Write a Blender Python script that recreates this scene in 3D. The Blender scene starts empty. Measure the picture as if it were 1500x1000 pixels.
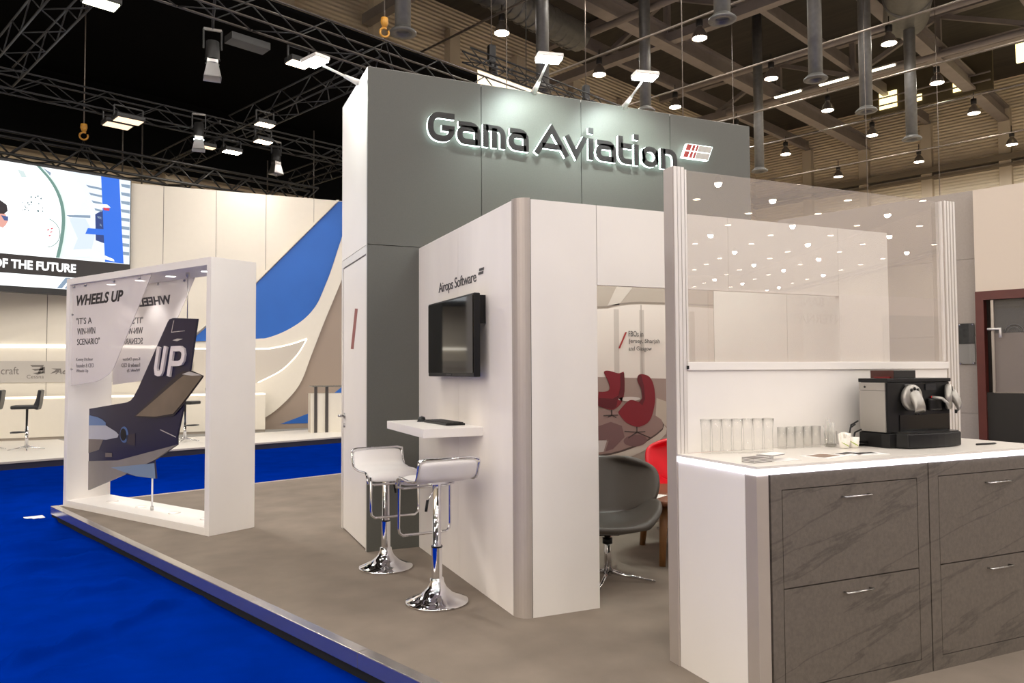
import bpy, bmesh, math, random
from mathutils import Vector, Matrix
random.seed(7)
R = math.radians
sc = bpy.context.scene
C = sc.collection

# ------------------------------------------------------------------ camera
cam_d = bpy.data.cameras.new('camera'); cam = bpy.data.objects.new('camera', cam_d); C.objects.link(cam)
cam_d.sensor_width = 36.0; cam_d.lens = 1103.5 * 36 / 1500; cam_d.clip_end = 300; cam_d.clip_start = 0.05
def cam_axes(yaw, pitch, roll):
    fw = Vector((math.sin(yaw)*math.cos(pitch), math.cos(yaw)*math.cos(pitch), math.sin(pitch)))
    rt = Vector((math.cos(yaw), -math.sin(yaw), 0)); up = rt.cross(fw)
    return (math.cos(roll)*rt + math.sin(roll)*up, -math.sin(roll)*rt + math.cos(roll)*up, fw)
r_, u_, f_ = cam_axes(R(23.754), R(2.19), R(-.321))
m = Matrix((r_, u_, -f_)).transposed().to_4x4(); m.translation = Vector((0, 0, 1.46))
cam.matrix_world = m
sc.camera = cam

# ------------------------------------------------------------------ world, exposure
w = bpy.data.worlds.new('world'); sc.world = w; w.use_nodes = True
w.node_tree.nodes['Background'].inputs[0].default_value = (1.0, .95, .88, 1)
w.node_tree.nodes['Background'].inputs[1].default_value = .05
vs = sc.view_settings
vs.view_transform = 'Standard'; vs.look = 'None'; vs.gamma = 1; vs.use_curve_mapping = False
vs.exposure = 0.48
cy = sc.cycles; cy.max_bounces = 8; cy.diffuse_bounces = 4; cy.glossy_bounces = 4; cy.transmission_bounces = 6; cy.transparent_max_bounces = 16
HALL_W = 310       # power of one high-bay lamp
WARM = (1.0, .95, .90)
COOL = (.86, 1.0, .95)

# ------------------------------------------------------------------ helpers
def lin(c):
    return tuple(((v/255)/12.92 if v/255 <= .04045 else ((v/255+.055)/1.055)**2.4) for v in c)
MATS = {}
def mat(name, rgb=(200,200,200), rough=.5, metal=0, emit=0, ecol=None, noise=0, nscale=8, bump=0, bscale=60, spec=None, stretch=None, ndetail=4):
    if name in MATS: return MATS[name]
    M = bpy.data.materials.new(name); M.use_nodes = True; MATS[name] = M
    nt = M.node_tree; b = nt.nodes['Principled BSDF']
    c = lin(rgb)
    b.inputs['Base Color'].default_value = (*c, 1); b.inputs['Roughness'].default_value = rough; b.inputs['Metallic'].default_value = metal
    if spec is not None: b.inputs['Specular IOR Level'].default_value = spec
    if emit:
        b.inputs['Emission Color'].default_value = (*lin(ecol or rgb), 1); b.inputs['Emission Strength'].default_value = emit
    if noise or bump:
        tc = nt.nodes.new('ShaderNodeTexCoord'); mp = nt.nodes.new('ShaderNodeMapping'); nt.links.new(tc.outputs['Object'], mp.inputs[0])
        if stretch: mp.inputs['Scale'].default_value = stretch
        if noise:
            n = nt.nodes.new('ShaderNodeTexNoise'); n.inputs['Scale'].default_value = nscale; n.inputs['Detail'].default_value = ndetail
            nt.links.new(mp.outputs[0], n.inputs['Vector'])
            rp = nt.nodes.new('ShaderNodeValToRGB'); rp.color_ramp.elements[0].position = .3; rp.color_ramp.elements[1].position = .7
            rp.color_ramp.elements[0].color = (*[max(0, v*(1-noise)) for v in c], 1); rp.color_ramp.elements[1].color = (*[min(1, v*(1+noise)) for v in c], 1)
            nt.links.new(n.outputs['Fac'], rp.inputs[0]); nt.links.new(rp.outputs[0], b.inputs['Base Color'])
        if bump:
            n2 = nt.nodes.new('ShaderNodeTexNoise'); n2.inputs['Scale'].default_value = bscale; n2.inputs['Detail'].default_value = 5
            nt.links.new(mp.outputs[0], n2.inputs['Vector'])
            bp = nt.nodes.new('ShaderNodeBump'); bp.inputs['Strength'].default_value = bump; bp.inputs['Distance'].default_value = .02
            nt.links.new(n2.outputs['Fac'], bp.inputs['Height']); nt.links.new(bp.outputs[0], b.inputs['Normal'])
    return M
def glassmat(name, tint=(1,1,1), ior=1.5, haze=0, hazecol=(230,225,220), edge=None, rough=0):
    M = bpy.data.materials.new(name); M.use_nodes = True; MATS[name] = M
    nt = M.node_tree; nt.nodes.clear()
    o = nt.nodes.new('ShaderNodeOutputMaterial'); t = nt.nodes.new('ShaderNodeBsdfTransparent'); t.inputs[0].default_value = (*tint, 1)
    if edge:
        lw = nt.nodes.new('ShaderNodeLayerWeight'); lw.inputs[0].default_value = .35
        rp = nt.nodes.new('ShaderNodeValToRGB'); rp.color_ramp.elements[0].color = (*tint, 1); rp.color_ramp.elements[0].position = .3; rp.color_ramp.elements[1].color = (*edge, 1)
        nt.links.new(lw.outputs['Facing'], rp.inputs[0]); nt.links.new(rp.outputs[0], t.inputs[0])
    g = nt.nodes.new('ShaderNodeBsdfGlossy'); g.inputs['Roughness'].default_value = rough
    f0 = ((ior-1)/(ior+1))**2
    lf = nt.nodes.new('ShaderNodeLayerWeight'); lf.inputs[0].default_value = .5
    pw = nt.nodes.new('ShaderNodeMath'); pw.operation = 'POWER'; pw.inputs[1].default_value = 5; nt.links.new(lf.outputs['Facing'], pw.inputs[0])
    ma = nt.nodes.new('ShaderNodeMath'); ma.operation = 'MULTIPLY_ADD'; ma.inputs[1].default_value = 1-f0; ma.inputs[2].default_value = f0; nt.links.new(pw.outputs[0], ma.inputs[0])
    mx = nt.nodes.new('ShaderNodeMixShader'); nt.links.new(ma.outputs[0], mx.inputs[0]); nt.links.new(t.outputs[0], mx.inputs[1]); nt.links.new(g.outputs[0], mx.inputs[2])
    last = mx
    if haze:
        d = nt.nodes.new('ShaderNodeBsdfDiffuse'); d.inputs[0].default_value = (*lin(hazecol), 1)
        m2 = nt.nodes.new('ShaderNodeMixShader'); m2.inputs[0].default_value = haze
        nt.links.new(mx.outputs[0], m2.inputs[1]); nt.links.new(d.outputs[0], m2.inputs[2]); last = m2
    nt.links.new(last.outputs[0], o.inputs[0])
    return M

class MB:
    def __init__(s): s.v = []; s.f = []; s.sm = []
    def add(s, v, f, smooth=False):
        n = len(s.v); s.v += [tuple(p) for p in v]; s.f += [tuple(i+n for i in q) for q in f]; s.sm += [smooth]*len(f); return s
    def box(s, x0, y0, z0, x1, y1, z1):
        x0, x1 = sorted((x0, x1)); y0, y1 = sorted((y0, y1)); z0, z1 = sorted((z0, z1))
        return s.add([(x0,y0,z0),(x1,y0,z0),(x1,y1,z0),(x0,y1,z0),(x0,y0,z1),(x1,y0,z1),(x1,y1,z1),(x0,y1,z1)],
                     [(0,3,2,1),(4,5,6,7),(0,1,5,4),(1,2,6,5),(2,3,7,6),(3,0,4,7)])
    def bar(s, p, q, w, h=None, up=(0,0,1)):
        h = h or w; p = Vector(p); q = Vector(q); d = (q-p).normalized(); u = Vector(up)
        if abs(d.dot(u)) > .98: u = Vector((0,1,0))
        a = d.cross(u).normalized(); b = a.cross(d)
        c = [a*(-w/2)+b*(-h/2), a*(w/2)+b*(-h/2), a*(w/2)+b*(h/2), a*(-w/2)+b*(h/2)]
        return s.add([p+k for k in c]+[q+k for k in c], [(3,2,1,0),(4,5,6,7),(0,1,5,4),(1,2,6,5),(2,3,7,6),(3,0,4,7)])
    def tube(s, pts, r, n=8, closed=False, cap=True):
        pts = [Vector(p) for p in pts]; N = len(pts); rs = r if isinstance(r, (list, tuple)) else [r]*N
        V = []; prev = None
        for i, p in enumerate(pts):
            if closed: d = (pts[(i+1) % N]-pts[i-1])
            else: d = pts[min(i+1, N-1)]-pts[max(i-1, 0)]
            d.normalize()
            if prev is None:
                a = d.cross(Vector((0,0,1)))
                if a.length < .05: a = d.cross(Vector((1,0,0)))
                a.normalize()
            else:
                a = prev-d*prev.dot(d)
                if a.length < 1e-4: a = d.orthogonal()
                a.normalize()
            prev = a; b = d.cross(a)
            for k in range(n):
                t = 2*math.pi*k/n; V.append(p+(a*math.cos(t)+b*math.sin(t))*rs[i])
        F = []
        for i in range(N if closed else N-1):
            j = (i+1) % N
            for k in range(n): F.append((i*n+k, i*n+(k+1) % n, j*n+(k+1) % n, j*n+k))
        s.add(V, F, True)
        if cap and not closed:
            n0 = len(s.v)-len(V)
            s.f += [tuple(n0+k for k in range(n))[::-1], tuple(n0+(N-1)*n+k for k in range(n))]; s.sm += [False, False]
        return s
    def lathe(s, prof, n=24, c=(0,0,0), smooth=True):
        V = []; F = []
        for (r, z) in prof:
            for k in range(n):
                t = 2*math.pi*k/n; V.append((c[0]+r*math.cos(t), c[1]+r*math.sin(t), c[2]+z))
        for i in range(len(prof)-1):
            for k in range(n): F.append((i*n+k, i*n+(k+1) % n, (i+1)*n+(k+1) % n, (i+1)*n+k))
        return s.add(V, F, smooth)
    def prism(s, poly, t0, t1, plane='xz'):
        # 2-D outline extruded: plane 'xz' -> thickness along y, 'xy' -> along z, 'yz' -> along x
        def P(a, b, t): return {'xz': (a, t, b), 'xy': (a, b, t), 'yz': (t, a, b)}[plane]
        n = len(poly); V = [P(a, b, t0) for a, b in poly]+[P(a, b, t1) for a, b in poly]
        F = [tuple(range(n)), tuple(range(2*n-1, n-1, -1))]+[(i, i+n, (i+1) % n+n, (i+1) % n) for i in range(n)]
        return s.add(V, F)
    def stroke(s, path, w, t0, t1, closed=False):
        # thick polyline in the xz plane
        N = len(path); L = []; Rr = []
        for i in range(N):
            p = Vector(path[i])
            a = Vector(path[i-1]) if (i > 0 or closed) else None
            b = Vector(path[(i+1) % N]) if (i < N-1 or closed) else None
            d1 = (p-a).normalized() if a is not None else (b-p).normalized()
            d2 = (b-p).normalized() if b is not None else d1
            n1 = Vector((-d1.y, d1.x)); n2 = Vector((-d2.y, d2.x)); n = (n1+n2).normalized(); k = w/2/max(.35, n.dot(n1))
            L.append(p+n*k); Rr.append(p-n*k)
        V = []
        for l, r in zip(L, Rr): V += [(l.x, t0, l.y), (r.x, t0, r.y), (l.x, t1, l.y), (r.x, t1, r.y)]
        F = []
        for i in range(N if closed else N-1):
            a = 4*i; b = 4*((i+1) % N)
            F += [(a, a+1, b+1, b), (a+2, b+2, b+3, a+3), (a, b, b+2, a+2), (a+1, a+3, b+3, b+1)]
        if not closed:
            e = 4*(N-1); F += [(0, 2, 3, 1), (e, e+1, e+3, e+2)]
        return s.add(V, F)
    def mesh(s, name, m, bevel=0, weld=False):
        me = bpy.data.meshes.new(name); me.from_pydata(s.v, [], s.f); 
        for p, q in zip(me.polygons, s.sm): p.use_smooth = q
        bm = bmesh.new(); bm.from_mesh(me)
        if weld: bmesh.ops.remove_doubles(bm, verts=bm.verts, dist=1e-5)
        bmesh.ops.recalc_face_normals(bm, faces=bm.faces)
        if bevel:
            es = [e for e in bm.edges if len(e.link_faces) == 2 and e.calc_face_angle(0) > .6]
            bmesh.ops.bevel(bm, geom=es, offset=bevel, segments=2, affect='EDGES', profile=.6, clamp_overlap=True)
        bm.to_mesh(me); bm.free()
        if m: me.materials.append(m)
        return me
    def build(s, name, m, parent=None, loc=(0,0,0), rot=(0,0,0), bevel=0, weld=False):
        o = bpy.data.objects.new(name, s.mesh(name, m, bevel, weld)); C.objects.link(o)
        o.parent = parent; o.location = loc; o.rotation_euler = rot
        return o
def tag(o, label, cat, group=None):
    o['label'] = label; o['category'] = cat
    if group: o['group'] = group
    return o
def struct(o): o['kind'] = 'structure'; return o
def thing(name, label, cat, loc=(0,0,0), rz=0, group=None):
    o = bpy.data.objects.new(name, None); o.empty_display_size = .1; C.objects.link(o)
    o.location = loc; o.rotation_euler = (0, 0, rz)
    return tag(o, label, cat, group)
def place(me, name, parent, loc=(0,0,0), rot=(0,0,0)):
    o = bpy.data.objects.new(name, me); C.objects.link(o); o.parent = parent; o.location = loc; o.rotation_euler = rot; return o
def copy_tree(o, parent=None):
    c = o.copy(); C.objects.link(c); c.parent = parent
    for ch in o.children: copy_tree(ch, c)
    return c
def text(body, m, parent, loc, rot=(math.pi/2,0,0), fit=None, h=None, name='lettering', ext=.001, shear=0, bold=0, spacing=1, align='LEFT', line=1):
    cu = bpy.data.curves.new(name, 'FONT'); cu.body = body; cu.extrude = ext; cu.shear = shear; cu.offset = bold; cu.space_character = spacing; cu.align_x = align; cu.space_line = line; cu.resolution_u = 3
    o = bpy.data.objects.new('tmp', cu); C.objects.link(o); bpy.context.view_layer.update()
    me = bpy.data.meshes.new_from_object(o.evaluated_get(bpy.context.evaluated_depsgraph_get())); bpy.data.objects.remove(o)
    xs = [v.co.x for v in me.vertices]; ys = [v.co.y for v in me.vertices]
    if fit:
        sx = fit[0]/(max(xs)-min(xs)); sy = fit[1]/(max(ys)-min(ys))
    else: sx = sy = h/(max(ys)-min(ys))
    x0 = min(xs) if align == 'LEFT' else 0; y0 = min(ys)
    for v in me.vertices: v.co.x = (v.co.x-x0)*sx; v.co.y = (v.co.y-y0)*sy
    me.name = name; me.materials.clear(); me.materials.append(m)
    return place(me, name, parent, loc, rot)
def light(kind, name, parent, loc, power, col, rot=(0,0,0), **kw):
    l = bpy.data.lights.new(name, kind); l.energy = power; l.color = col
    for k, v in kw.items(): setattr(l, k, v)
    o = bpy.data.objects.new(name, l); C.objects.link(o); o.parent = parent; o.location = loc; o.rotation_euler = rot; return o
def aim(v): return Vector(v).to_track_quat('-Z', 'Y').to_euler()
def arc(cx, cy, r, a0, a1, n): return [(cx+r*math.cos(R(a0+(a1-a0)*i/n)), cy+r*math.sin(R(a0+(a1-a0)*i/n))) for i in range(n+1)]

def smooth(pts, n=5):
    out = []
    for i in range(len(pts)-1):
        p0 = pts[max(i-1,0)]; p1 = pts[i]; p2 = pts[i+1]; p3 = pts[min(i+2, len(pts)-1)]
        for k in range(n):
            t = k/n; out.append(tuple(.5*((2*p1[c])+(-p0[c]+p2[c])*t+(2*p0[c]-5*p1[c]+4*p2[c]-p3[c])*t*t+(-p0[c]+3*p1[c]-3*p2[c]+p3[c])*t**3) for c in (0,1)))
    return out+[pts[-1]]
def ell(cx, cz, rx, rz, n=40, a0=0, a1=360): return [(cx+rx*math.cos(R(a0+(a1-a0)*i/n)), cz+rz*math.sin(R(a0+(a1-a0)*i/n))) for i in range(n)]
TH = R(20.65)
HA = Vector((-math.sin(TH), math.cos(TH), 0)); HB = Vector((math.cos(TH), math.sin(TH), 0))
def hv(a, b, z=0): return HA*a+HB*b+Vector((0, 0, z))

# ------------------------------------------------------------------ materials
white = mat('white_laminate', (232,227,222), .38, noise=.015, nscale=3)
whiteb = mat('brushed_white_laminate', (238,231,225), .33, noise=.03, nscale=5, stretch=(1,1,.25))
grey = mat('slate_grey_laminate', (85,85,80), .5, noise=.05, nscale=90, bump=.03, bscale=300)
alu = mat('anodised_aluminium', (178,168,160), .42, .3, noise=.02)
aluw = mat('pale_aluminium', (226,221,216), .35, .35)
chrome = mat('chrome', (225,225,228), .06, 1)
steel = mat('brushed_steel', (190,188,186), .28, 1)
blackp = mat('black_plastic', (11,11,12), .38, spec=.35)
blackg = mat('black_gloss', (5,5,6), .05, spec=.3)
dark = mat('dark_gap', (10,10,10), .9)
seam = mat('seam_grey', (90,88,86), .7)
led = mat('led_white', (245,245,255), .5, emit=5.5, ecol=(238,238,255))
ink = mat('ink_black', (28,27,29), .6)
inkg = mat('ink_grey', (95,92,92), .6)
redp = mat('red_print', (150,40,40), .5)
glass = glassmat('hazed_screen_glass', (.98,.975,.965), 1.9, haze=.19, hazecol=(230,218,208))  # diffuse haze stands in for milky hall reflections on the pane
tumbler = glassmat('tumbler_glass', (.992,.992,.988), 1.35, edge=(.89,.89,.88))
acry = glassmat('clear_acrylic', (.97,.97,.97), 1.45)

# ------------------------------------------------------------------ hall shell
def wall_mat(name, rgb):
    M = mat(name, rgb, .75, noise=.08, nscale=.5); nt = M.node_tree; b = nt.nodes['Principled BSDF']
    tc = nt.nodes.new('ShaderNodeTexCoord'); wv = nt.nodes.new('ShaderNodeTexWave'); wv.bands_direction = 'Z'; wv.inputs['Scale'].default_value = 1.7; wv.inputs['Distortion'].default_value = 0
    nt.links.new(tc.outputs['Object'], wv.inputs['Vector']); bp = nt.nodes.new('ShaderNodeBump'); bp.inputs['Distance'].default_value = .032; bp.inputs['Strength'].default_value = 1
    nt.links.new(wv.outputs['Fac'], bp.inputs['Height']); nt.links.new(bp.outputs[0], b.inputs['Normal']); return M
hwall = wall_mat('ribbed_beige_cladding', (220,203,176))
hwall_low = wall_mat('pale_beige_cladding', (226,214,190))
steelb = mat('painted_roof_steel', (138,128,122), .6, noise=.08, nscale=2)
roofm = mat('dark_roof_deck', (54,48,40), .8, noise=.25, nscale=.6, stretch=(8,.3,1))
galv = mat('galvanised_duct', (116,115,112), .5, .5, noise=.12, nscale=6)
carpet = mat('blue_carpet', (0,37,134), .85, noise=.10, nscale=3.5, bump=.25, bscale=220, spec=0)

def hall_obj(name, mb, m): return struct(mb.build(name, m, None, (0,0,0), (0,0,TH)))   # local x = across (b), y = away (a)

# blue carpet with real creases in the aisle
xs = [-9,-6,-4,-3,-2.4]+[-2.1+.02*i for i in range(135)]+[.8,1.2,2,4,8,12,17]
ys = [-10,-5,-1,1,2,3,3.6]+[4.0+.022*i for i in range(255)]+[10,11,14,17.5]
CR = [((-1.68, 9.28), (-1.16, 9.46), 0.0675, 0.06), ((-1.44, 7.96), (-0.74, 7.97), 0.10200000000000001, 0.06), ((-1.27, 7.03), (-0.5, 7.33), 0.11249999999999999, 0.06), ((-1.13, 6.68), (-0.38, 6.58), 0.0795, 0.06), ((-0.73, 6.13), (-0.25, 6.36), 0.09, 0.06), ((-0.86, 4.84), (-0.41, 5.2), 0.09, 0.05), ((-0.41, 5.2), (-0.04, 5.77), 0.075, 0.05), ((-0.04, 5.77), (0.17, 5.78), 0.02, 0.05), ((-0.99, 5.5), (-0.73, 5.74), 0.045, 0.05), ((-0.65, 4.68), (-0.21, 4.73), 0.045, 0.05)]
def crease(x, y):
    z = 0
    for (ax, ay), (bx, by), h, wd in CR:
        dx, dy = bx-ax, by-ay; L2 = dx*dx+dy*dy; t = ((x-ax)*dx+(y-ay)*dy)/L2
        if -.1 < t < 1.1:
            d = abs((x-ax)*dy-(y-ay)*dx)/math.sqrt(L2)+.03*math.sin(5*t+ax); f = max(0, min(1, (t+.1)*4))*max(0, min(1, (1.1-t)*3))
            z += h*f*math.exp(-(d/wd)**2)
    if -2.2 < x < .7 and 3.9 < y < 9.6: z += .006*math.sin(2.1*x+4.3*y)*math.sin(1.3*x-2*y)
    return z
mb = MB(); nx, ny = len(xs), len(ys)
mb.add([(x, y, -.13+crease(x, y)) for y in ys for x in xs], [(j*nx+i, j*nx+i+1, (j+1)*nx+i+1, (j+1)*nx+i) for j in range(ny-1) for i in range(nx-1)], True)
struct(mb.build('floor', carpet))
hall_obj('floor', MB().box(-25, -125, -.4, 50, 26, -.16), mat('hall_floor_grey', (182,172,156), .7, noise=.1, nscale=.4))

wr = hall_obj('wall_right', MB().box(50, -125, 13.2, 50.3, 26, 18), hwall)
MB().box(50, -125, -.2, 50.3, 26, 13.2).build('cladding', hwall_low, wr)
pil = MB().box(49.6, -.3, -.2, 50.05, .3, 16.2).mesh('pilaster', mat('pilaster_paint', (196,182,160), .7))
for a in (22.06, 18.38, 14.7, 10.62, 6.9, 3.1, -.7): place(pil, 'pilaster', wr, (0, a, 0))
MB().box(49.3, -125, 13.2, 50.0, 26, 13.5).build('gutter_beam', mat('gutter_paint', (120,108,92), .6), wr)
MB().box(49.5, -125, 12.85, 50.0, 26, 13.0).build('gutter_beam', mat('gutter_paint'), wr)
wb = hall_obj('wall_back', MB().box(-25, 26, -.2, 50, 26.3, 18), hwall)
pil2 = MB().box(-.3, 25.6, -.2, .3, 26.05, 16.8).mesh('pilaster', MATS['pilaster_paint'])
for b in (9.4, 13.4, 17.53, 21.6, 25.8, 30, 34.2, 38.4, 42.6): place(pil2, 'pilaster', wb, (b, 0, 0))
wl = hall_obj('wall_left', MB().box(-25.3, -125, -.2, -25, 26, 18), hwall_low)
wing = mat('fill_light_pane', (255,246,236), .3, emit=3.5, ecol=(255,246,236))
for i in range(8):      # unseen high windows added in the left hall wall to brighten left-facing surfaces
    wn = struct(MB().box(-25.0, -22+4.4*i, 5.9, -24.93, -18+4.4*i, 11.6).build(f'window_{i+1}', mat('window_frame_grey', (120,116,110), .5), None, (0,0,0), (0,0,TH)))
    for j in range(2): MB().box(-24.93, -21.85+4.4*i+1.92*j, 6.05, -24.92, -20.07+4.4*i+1.92*j, 11.45).build('pane', wing, wn)
hall_obj('wall_front', MB().box(-25, -125.3, -.2, 50, -125, 18), hwall_low)
hall_obj('ceiling', MB().box(-25, -125, 18, 50, 26, 18.3), roofm)

# ------------------------------------------------------------------ roof structure
def beam_thing(name, label, cat, parts, group=None):
    t = thing(name, label, cat, (0,0,0), TH, group)
    for pn, mbx, mm in parts: mbx.build(pn, mm, t)
    return t
for a, lab in ((18.3, 'long dark roof beam running behind the top of the grey tower'), (10.62, 'long dark roof beam running down to the right end of the far wall'), (2.9, 'roof beam crossing the upper right corner of the view')):
    beam_thing('roof_beam', lab, 'roof beam', [('bottom_flange', MB().box(-24, a-.28, 15.45, 49.9, a+.28, 15.58), steelb), ('web', MB().box(-24, a-.06, 15.58, 49.9, a+.06, 16.15), steelb), ('top_flange', MB().box(-24, a-.28, 16.15, 49.9, a+.28, 16.27), steelb)], 'main roof beams')
for a, lab in ((22.06, 'thin upper roof purlin nearest the far left wall'), (14.6, 'thin upper roof purlin between the two long roof beams'), (6.8, 'thin upper roof purlin above the spiral duct')):
    beam_thing('roof_purlin', lab, 'roof beam', [('flange', MB().box(-24, a-.14, 16.25, 49.9, a+.14, 16.4), steelb), ('web', MB().box(-24, a-.04, 16.4, 49.9, a+.04, 16.9), steelb)], 'roof purlins')
for b, lab in ((17, 'lattice roof girder above the left end of the tower'), (27.5, 'lattice roof girder crossing above the middle of the lamps'), (38, 'lattice roof girder nearest the far right wall')):
    t = thing('lattice_girder', lab, 'girder', (0,0,0), TH, 'lattice roof girders')
    MB().box(b-.2, -20, 15.6, b+.2, 25.8, 16.0).build('bottom_chord', steelb, t); MB().box(b-.18, -20, 17.6, b+.18, 25.8, 17.95).build('top_chord', steelb, t)
    post = MB().box(-.12, -.12, 16, .12, .12, 17.6).mesh('post', steelb)
    d1 = MB().bar((0, .1, 16), (0, 3.7, 17.6), .2).mesh('brace', steelb); d2 = MB().bar((0, 3.75, 16), (0, .1, 17.6), .2).mesh('brace', steelb)
    for i in range(7):
        a = -4.8+3.85*i; place(post, 'post', t, (b, a, 0)); place(d1 if i % 2 else d2, 'brace', t, (b, a, 0))
rodm = mat('pale_pipe', (120,110,100), .5, .3)
for b, lab in ((15.07, 'thin pale ceiling rail nearest the tower corner'), (19.55, 'thin pale ceiling rail above the second tower floodlight'), (24.1, 'pale ceiling rail reaching the top edge above the first drop pipe'), (28.57, 'pale ceiling rail third from the far wall'), (33.0, 'pale ceiling rail second from the far wall'), (39.45, 'pale ceiling rail nearest the far right wall')):
    tag(MB().tube([(b, -6, 12), (b, 21.5, 12)], .035, 6).build('ceiling_rail', rodm, None, (0,0,0), (0,0,TH)), lab, 'rail', 'ceiling rails')
for b, a0, a1, z in ((22.5, 6, 20, 14.6), (31, 6, 20, 14.9), (35.5, 4, 20, 14.9)):
    tag(MB().tube([(b, a0, z), (b, a1, z)], .14, 8).build('conduit_pipe', steelb, None, (0,0,0), (0,0,TH)), {22.5:'brown conduit pipe under the roof above the first drop pipe',31:'brown conduit pipe under the roof beside the spiral duct',35.5:'brown conduit pipe under the roof farthest from the tower'}[b], 'pipe', 'roof conduits')
DP = [(9.3,16.36,10,'galvanised drop pipe hanging at the top edge above the tower end'),(9.35,21.75,10,'galvanised drop pipe hanging between two lamps right of the tower'),(9.38,25.7,10,'galvanised drop pipe hanging in front of the lit gallery'),(9.38,30.1,10,'galvanised drop pipe reaching down to the far wall ledge'),
      (15.5,30.18,10,'galvanised drop pipe hanging just right of the tower edge'),(15.26,11.15,10,'galvanised drop pipe hanging beside the chain hoist'),(15.45,16.5,10,'galvanised drop pipe hanging behind the middle tower floodlight'),(15.45,21.8,10.6,'galvanised drop pipe hanging behind the right tower floodlight')]
for a, b, z, lab in DP:
    t = thing('drop_pipe', lab, 'pipe', hv(a, b, z), TH, 'ventilation drop pipes')
    MB().tube([(0,0,.05),(0,0,8)], .2, 14).build('pipe', galv, t); MB().lathe([(.2,.12),(.34,.0),(.34,-.04),(.19,-.04),(.17,.1)], 16).build('flare', galv, t)
# spiral duct
t = thing('spiral_duct', 'large round galvanised duct under the roof at the upper right', 'duct', hv(6.6, 22.3, 14.9), TH+R(20))
MB().tube([(0,0,0),(9,0,.0)], .8, 24).build('duct', galv, t)
rg = MB().lathe([(.8,-.05),(.86,-.03),(.86,.03),(.8,.05)], 24).mesh('band', galv)
for x in (.4, 2.2, 2.5, 4.6, 4.9, 7): place(rg, 'band', t, (x, 0, 0), (0, math.pi/2, 0))
t = thing('flexible_duct', 'ribbed round duct under the roof above the tower corner', 'duct', hv(18.5, 15.3, 14.5), TH)
MB().tube([(0,0,0),(3,.2,0),(7,.4,0)], .55, 16).build('duct', galv, t)
rg = MB().lathe([(.55,-.04),(.6,0),(.55,.04)], 16).mesh('rib', galv)
for i in range(16): place(rg, 'rib', t, (.3+i*.42, .03*i, 0), (0, math.pi/2, 0))
# lit gallery in the roof
t = thing('roof_gallery', 'lit technical gallery between the roof trusses at upper right', 'gallery', hv(12.6, 43, 15.3), TH)
MB().box(-.1, -3.0, 0, .1, 3.2, 2.4).build('back_panel', mat('gallery_panel', (86,76,54), .8), t)
for y, s in ((-1.6, .7), (1.9, .9), (.4,.35)): MB().box(-.16, y-s/2, .25, -.1, y+s/2, .25+s).build('lit_window', mat('gallery_glow', (255,235,170), .5, emit=1.6), t)
MB().bar((-.5,-3,.75),(-.5,3.2,.75), .06).build('rail', steelb, t); MB().bar((-.5,-3,.35),(-.5,3.2,.35), .06).build('rail', steelb, t)
tag(MB().box(-.1, -1.4, 0, .1, 1.4, .9).build('roof_window', mat('gallery_glow'), None, hv(7.2, 43, 16.3), (0,0,TH)), 'small bright window in the roof at the right edge', 'window')
for (a, b, lab) in ((16.2,34.5,'leftmost fluorescent tube under the roof'),(14.0,34.5,'middle fluorescent tube under the roof'),(12.0,34.5,'fluorescent tube under the roof beside the gallery')):
    t = thing('tube_light', lab, 'light', hv(a, b, 14.6), TH, 'fluorescent tubes'); MB().box(-.06,-.65,0,.06,.65,.06).build('tube', mat('tube_glow', (255,250,215), .5, emit=4), t); MB().box(-.1,-.7,.06,.1,.7,.12).build('batten', steelb, t)
for a, b, z0, z1, lab in ((12.5,22.6,4,17,'thin hanging wire left of the tall glass screen lamps'),(9.0,24.6,4,17,'thin hanging wire with a small knot right of the tower'),(7.9,28,4,17,'thin hanging wire in front of the far pilaster'),(13,12.6,3,17,'thin hanging wire behind the left of the tower top'),(10.6,16.6,4,17,'thin hanging wire behind the right of the tower top')):
    tag(MB().tube([hv(a,b,z0), hv(a,b,z1)], .012, 5).build('hanging_wire', rodm), lab, 'wire', 'hanging wires')

# ------------------------------------------------------------------ high-bay lamps
lampglow = mat('lamp_glow', (255,238,214), .5, emit=22)
lampm = mat('lamp_reflector', (150,140,132), .3, .6)
me_ref = MB().lathe([(.26,0),(.25,.1),(.19,.26),(.1,.36),(.1,.42)], 16).mesh('reflector', lampm)
me_lens = MB().lathe([(.0,.0),(.245,.0),(.245,.02),(0,.02)], 16).mesh('lens', lampglow)
me_box = MB().lathe([(.1,.42),(.12,.44),(.12,.66),(.02,.68),(.02,1.0)], 10).mesh('ballast', mat('ballast_dark', (40,37,35), .6))
LAMPS = 0
ROWS = {18.35:'lamp row nearest the tower', 13.87:'middle lamp row', 9.43:'rightmost lamp row'}
ORD = ['first','second','third','fourth','fifth','sixth']
A_ = [18.35,13.87,9.43]+[9.43-4.47*i for i in range(1, 9)]
B_ = [45.6,38.7,33.46,28.12,22.84,17.57,12.3,7.0,1.7,-3.6,-8.9,-14.2,-19.5]
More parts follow.
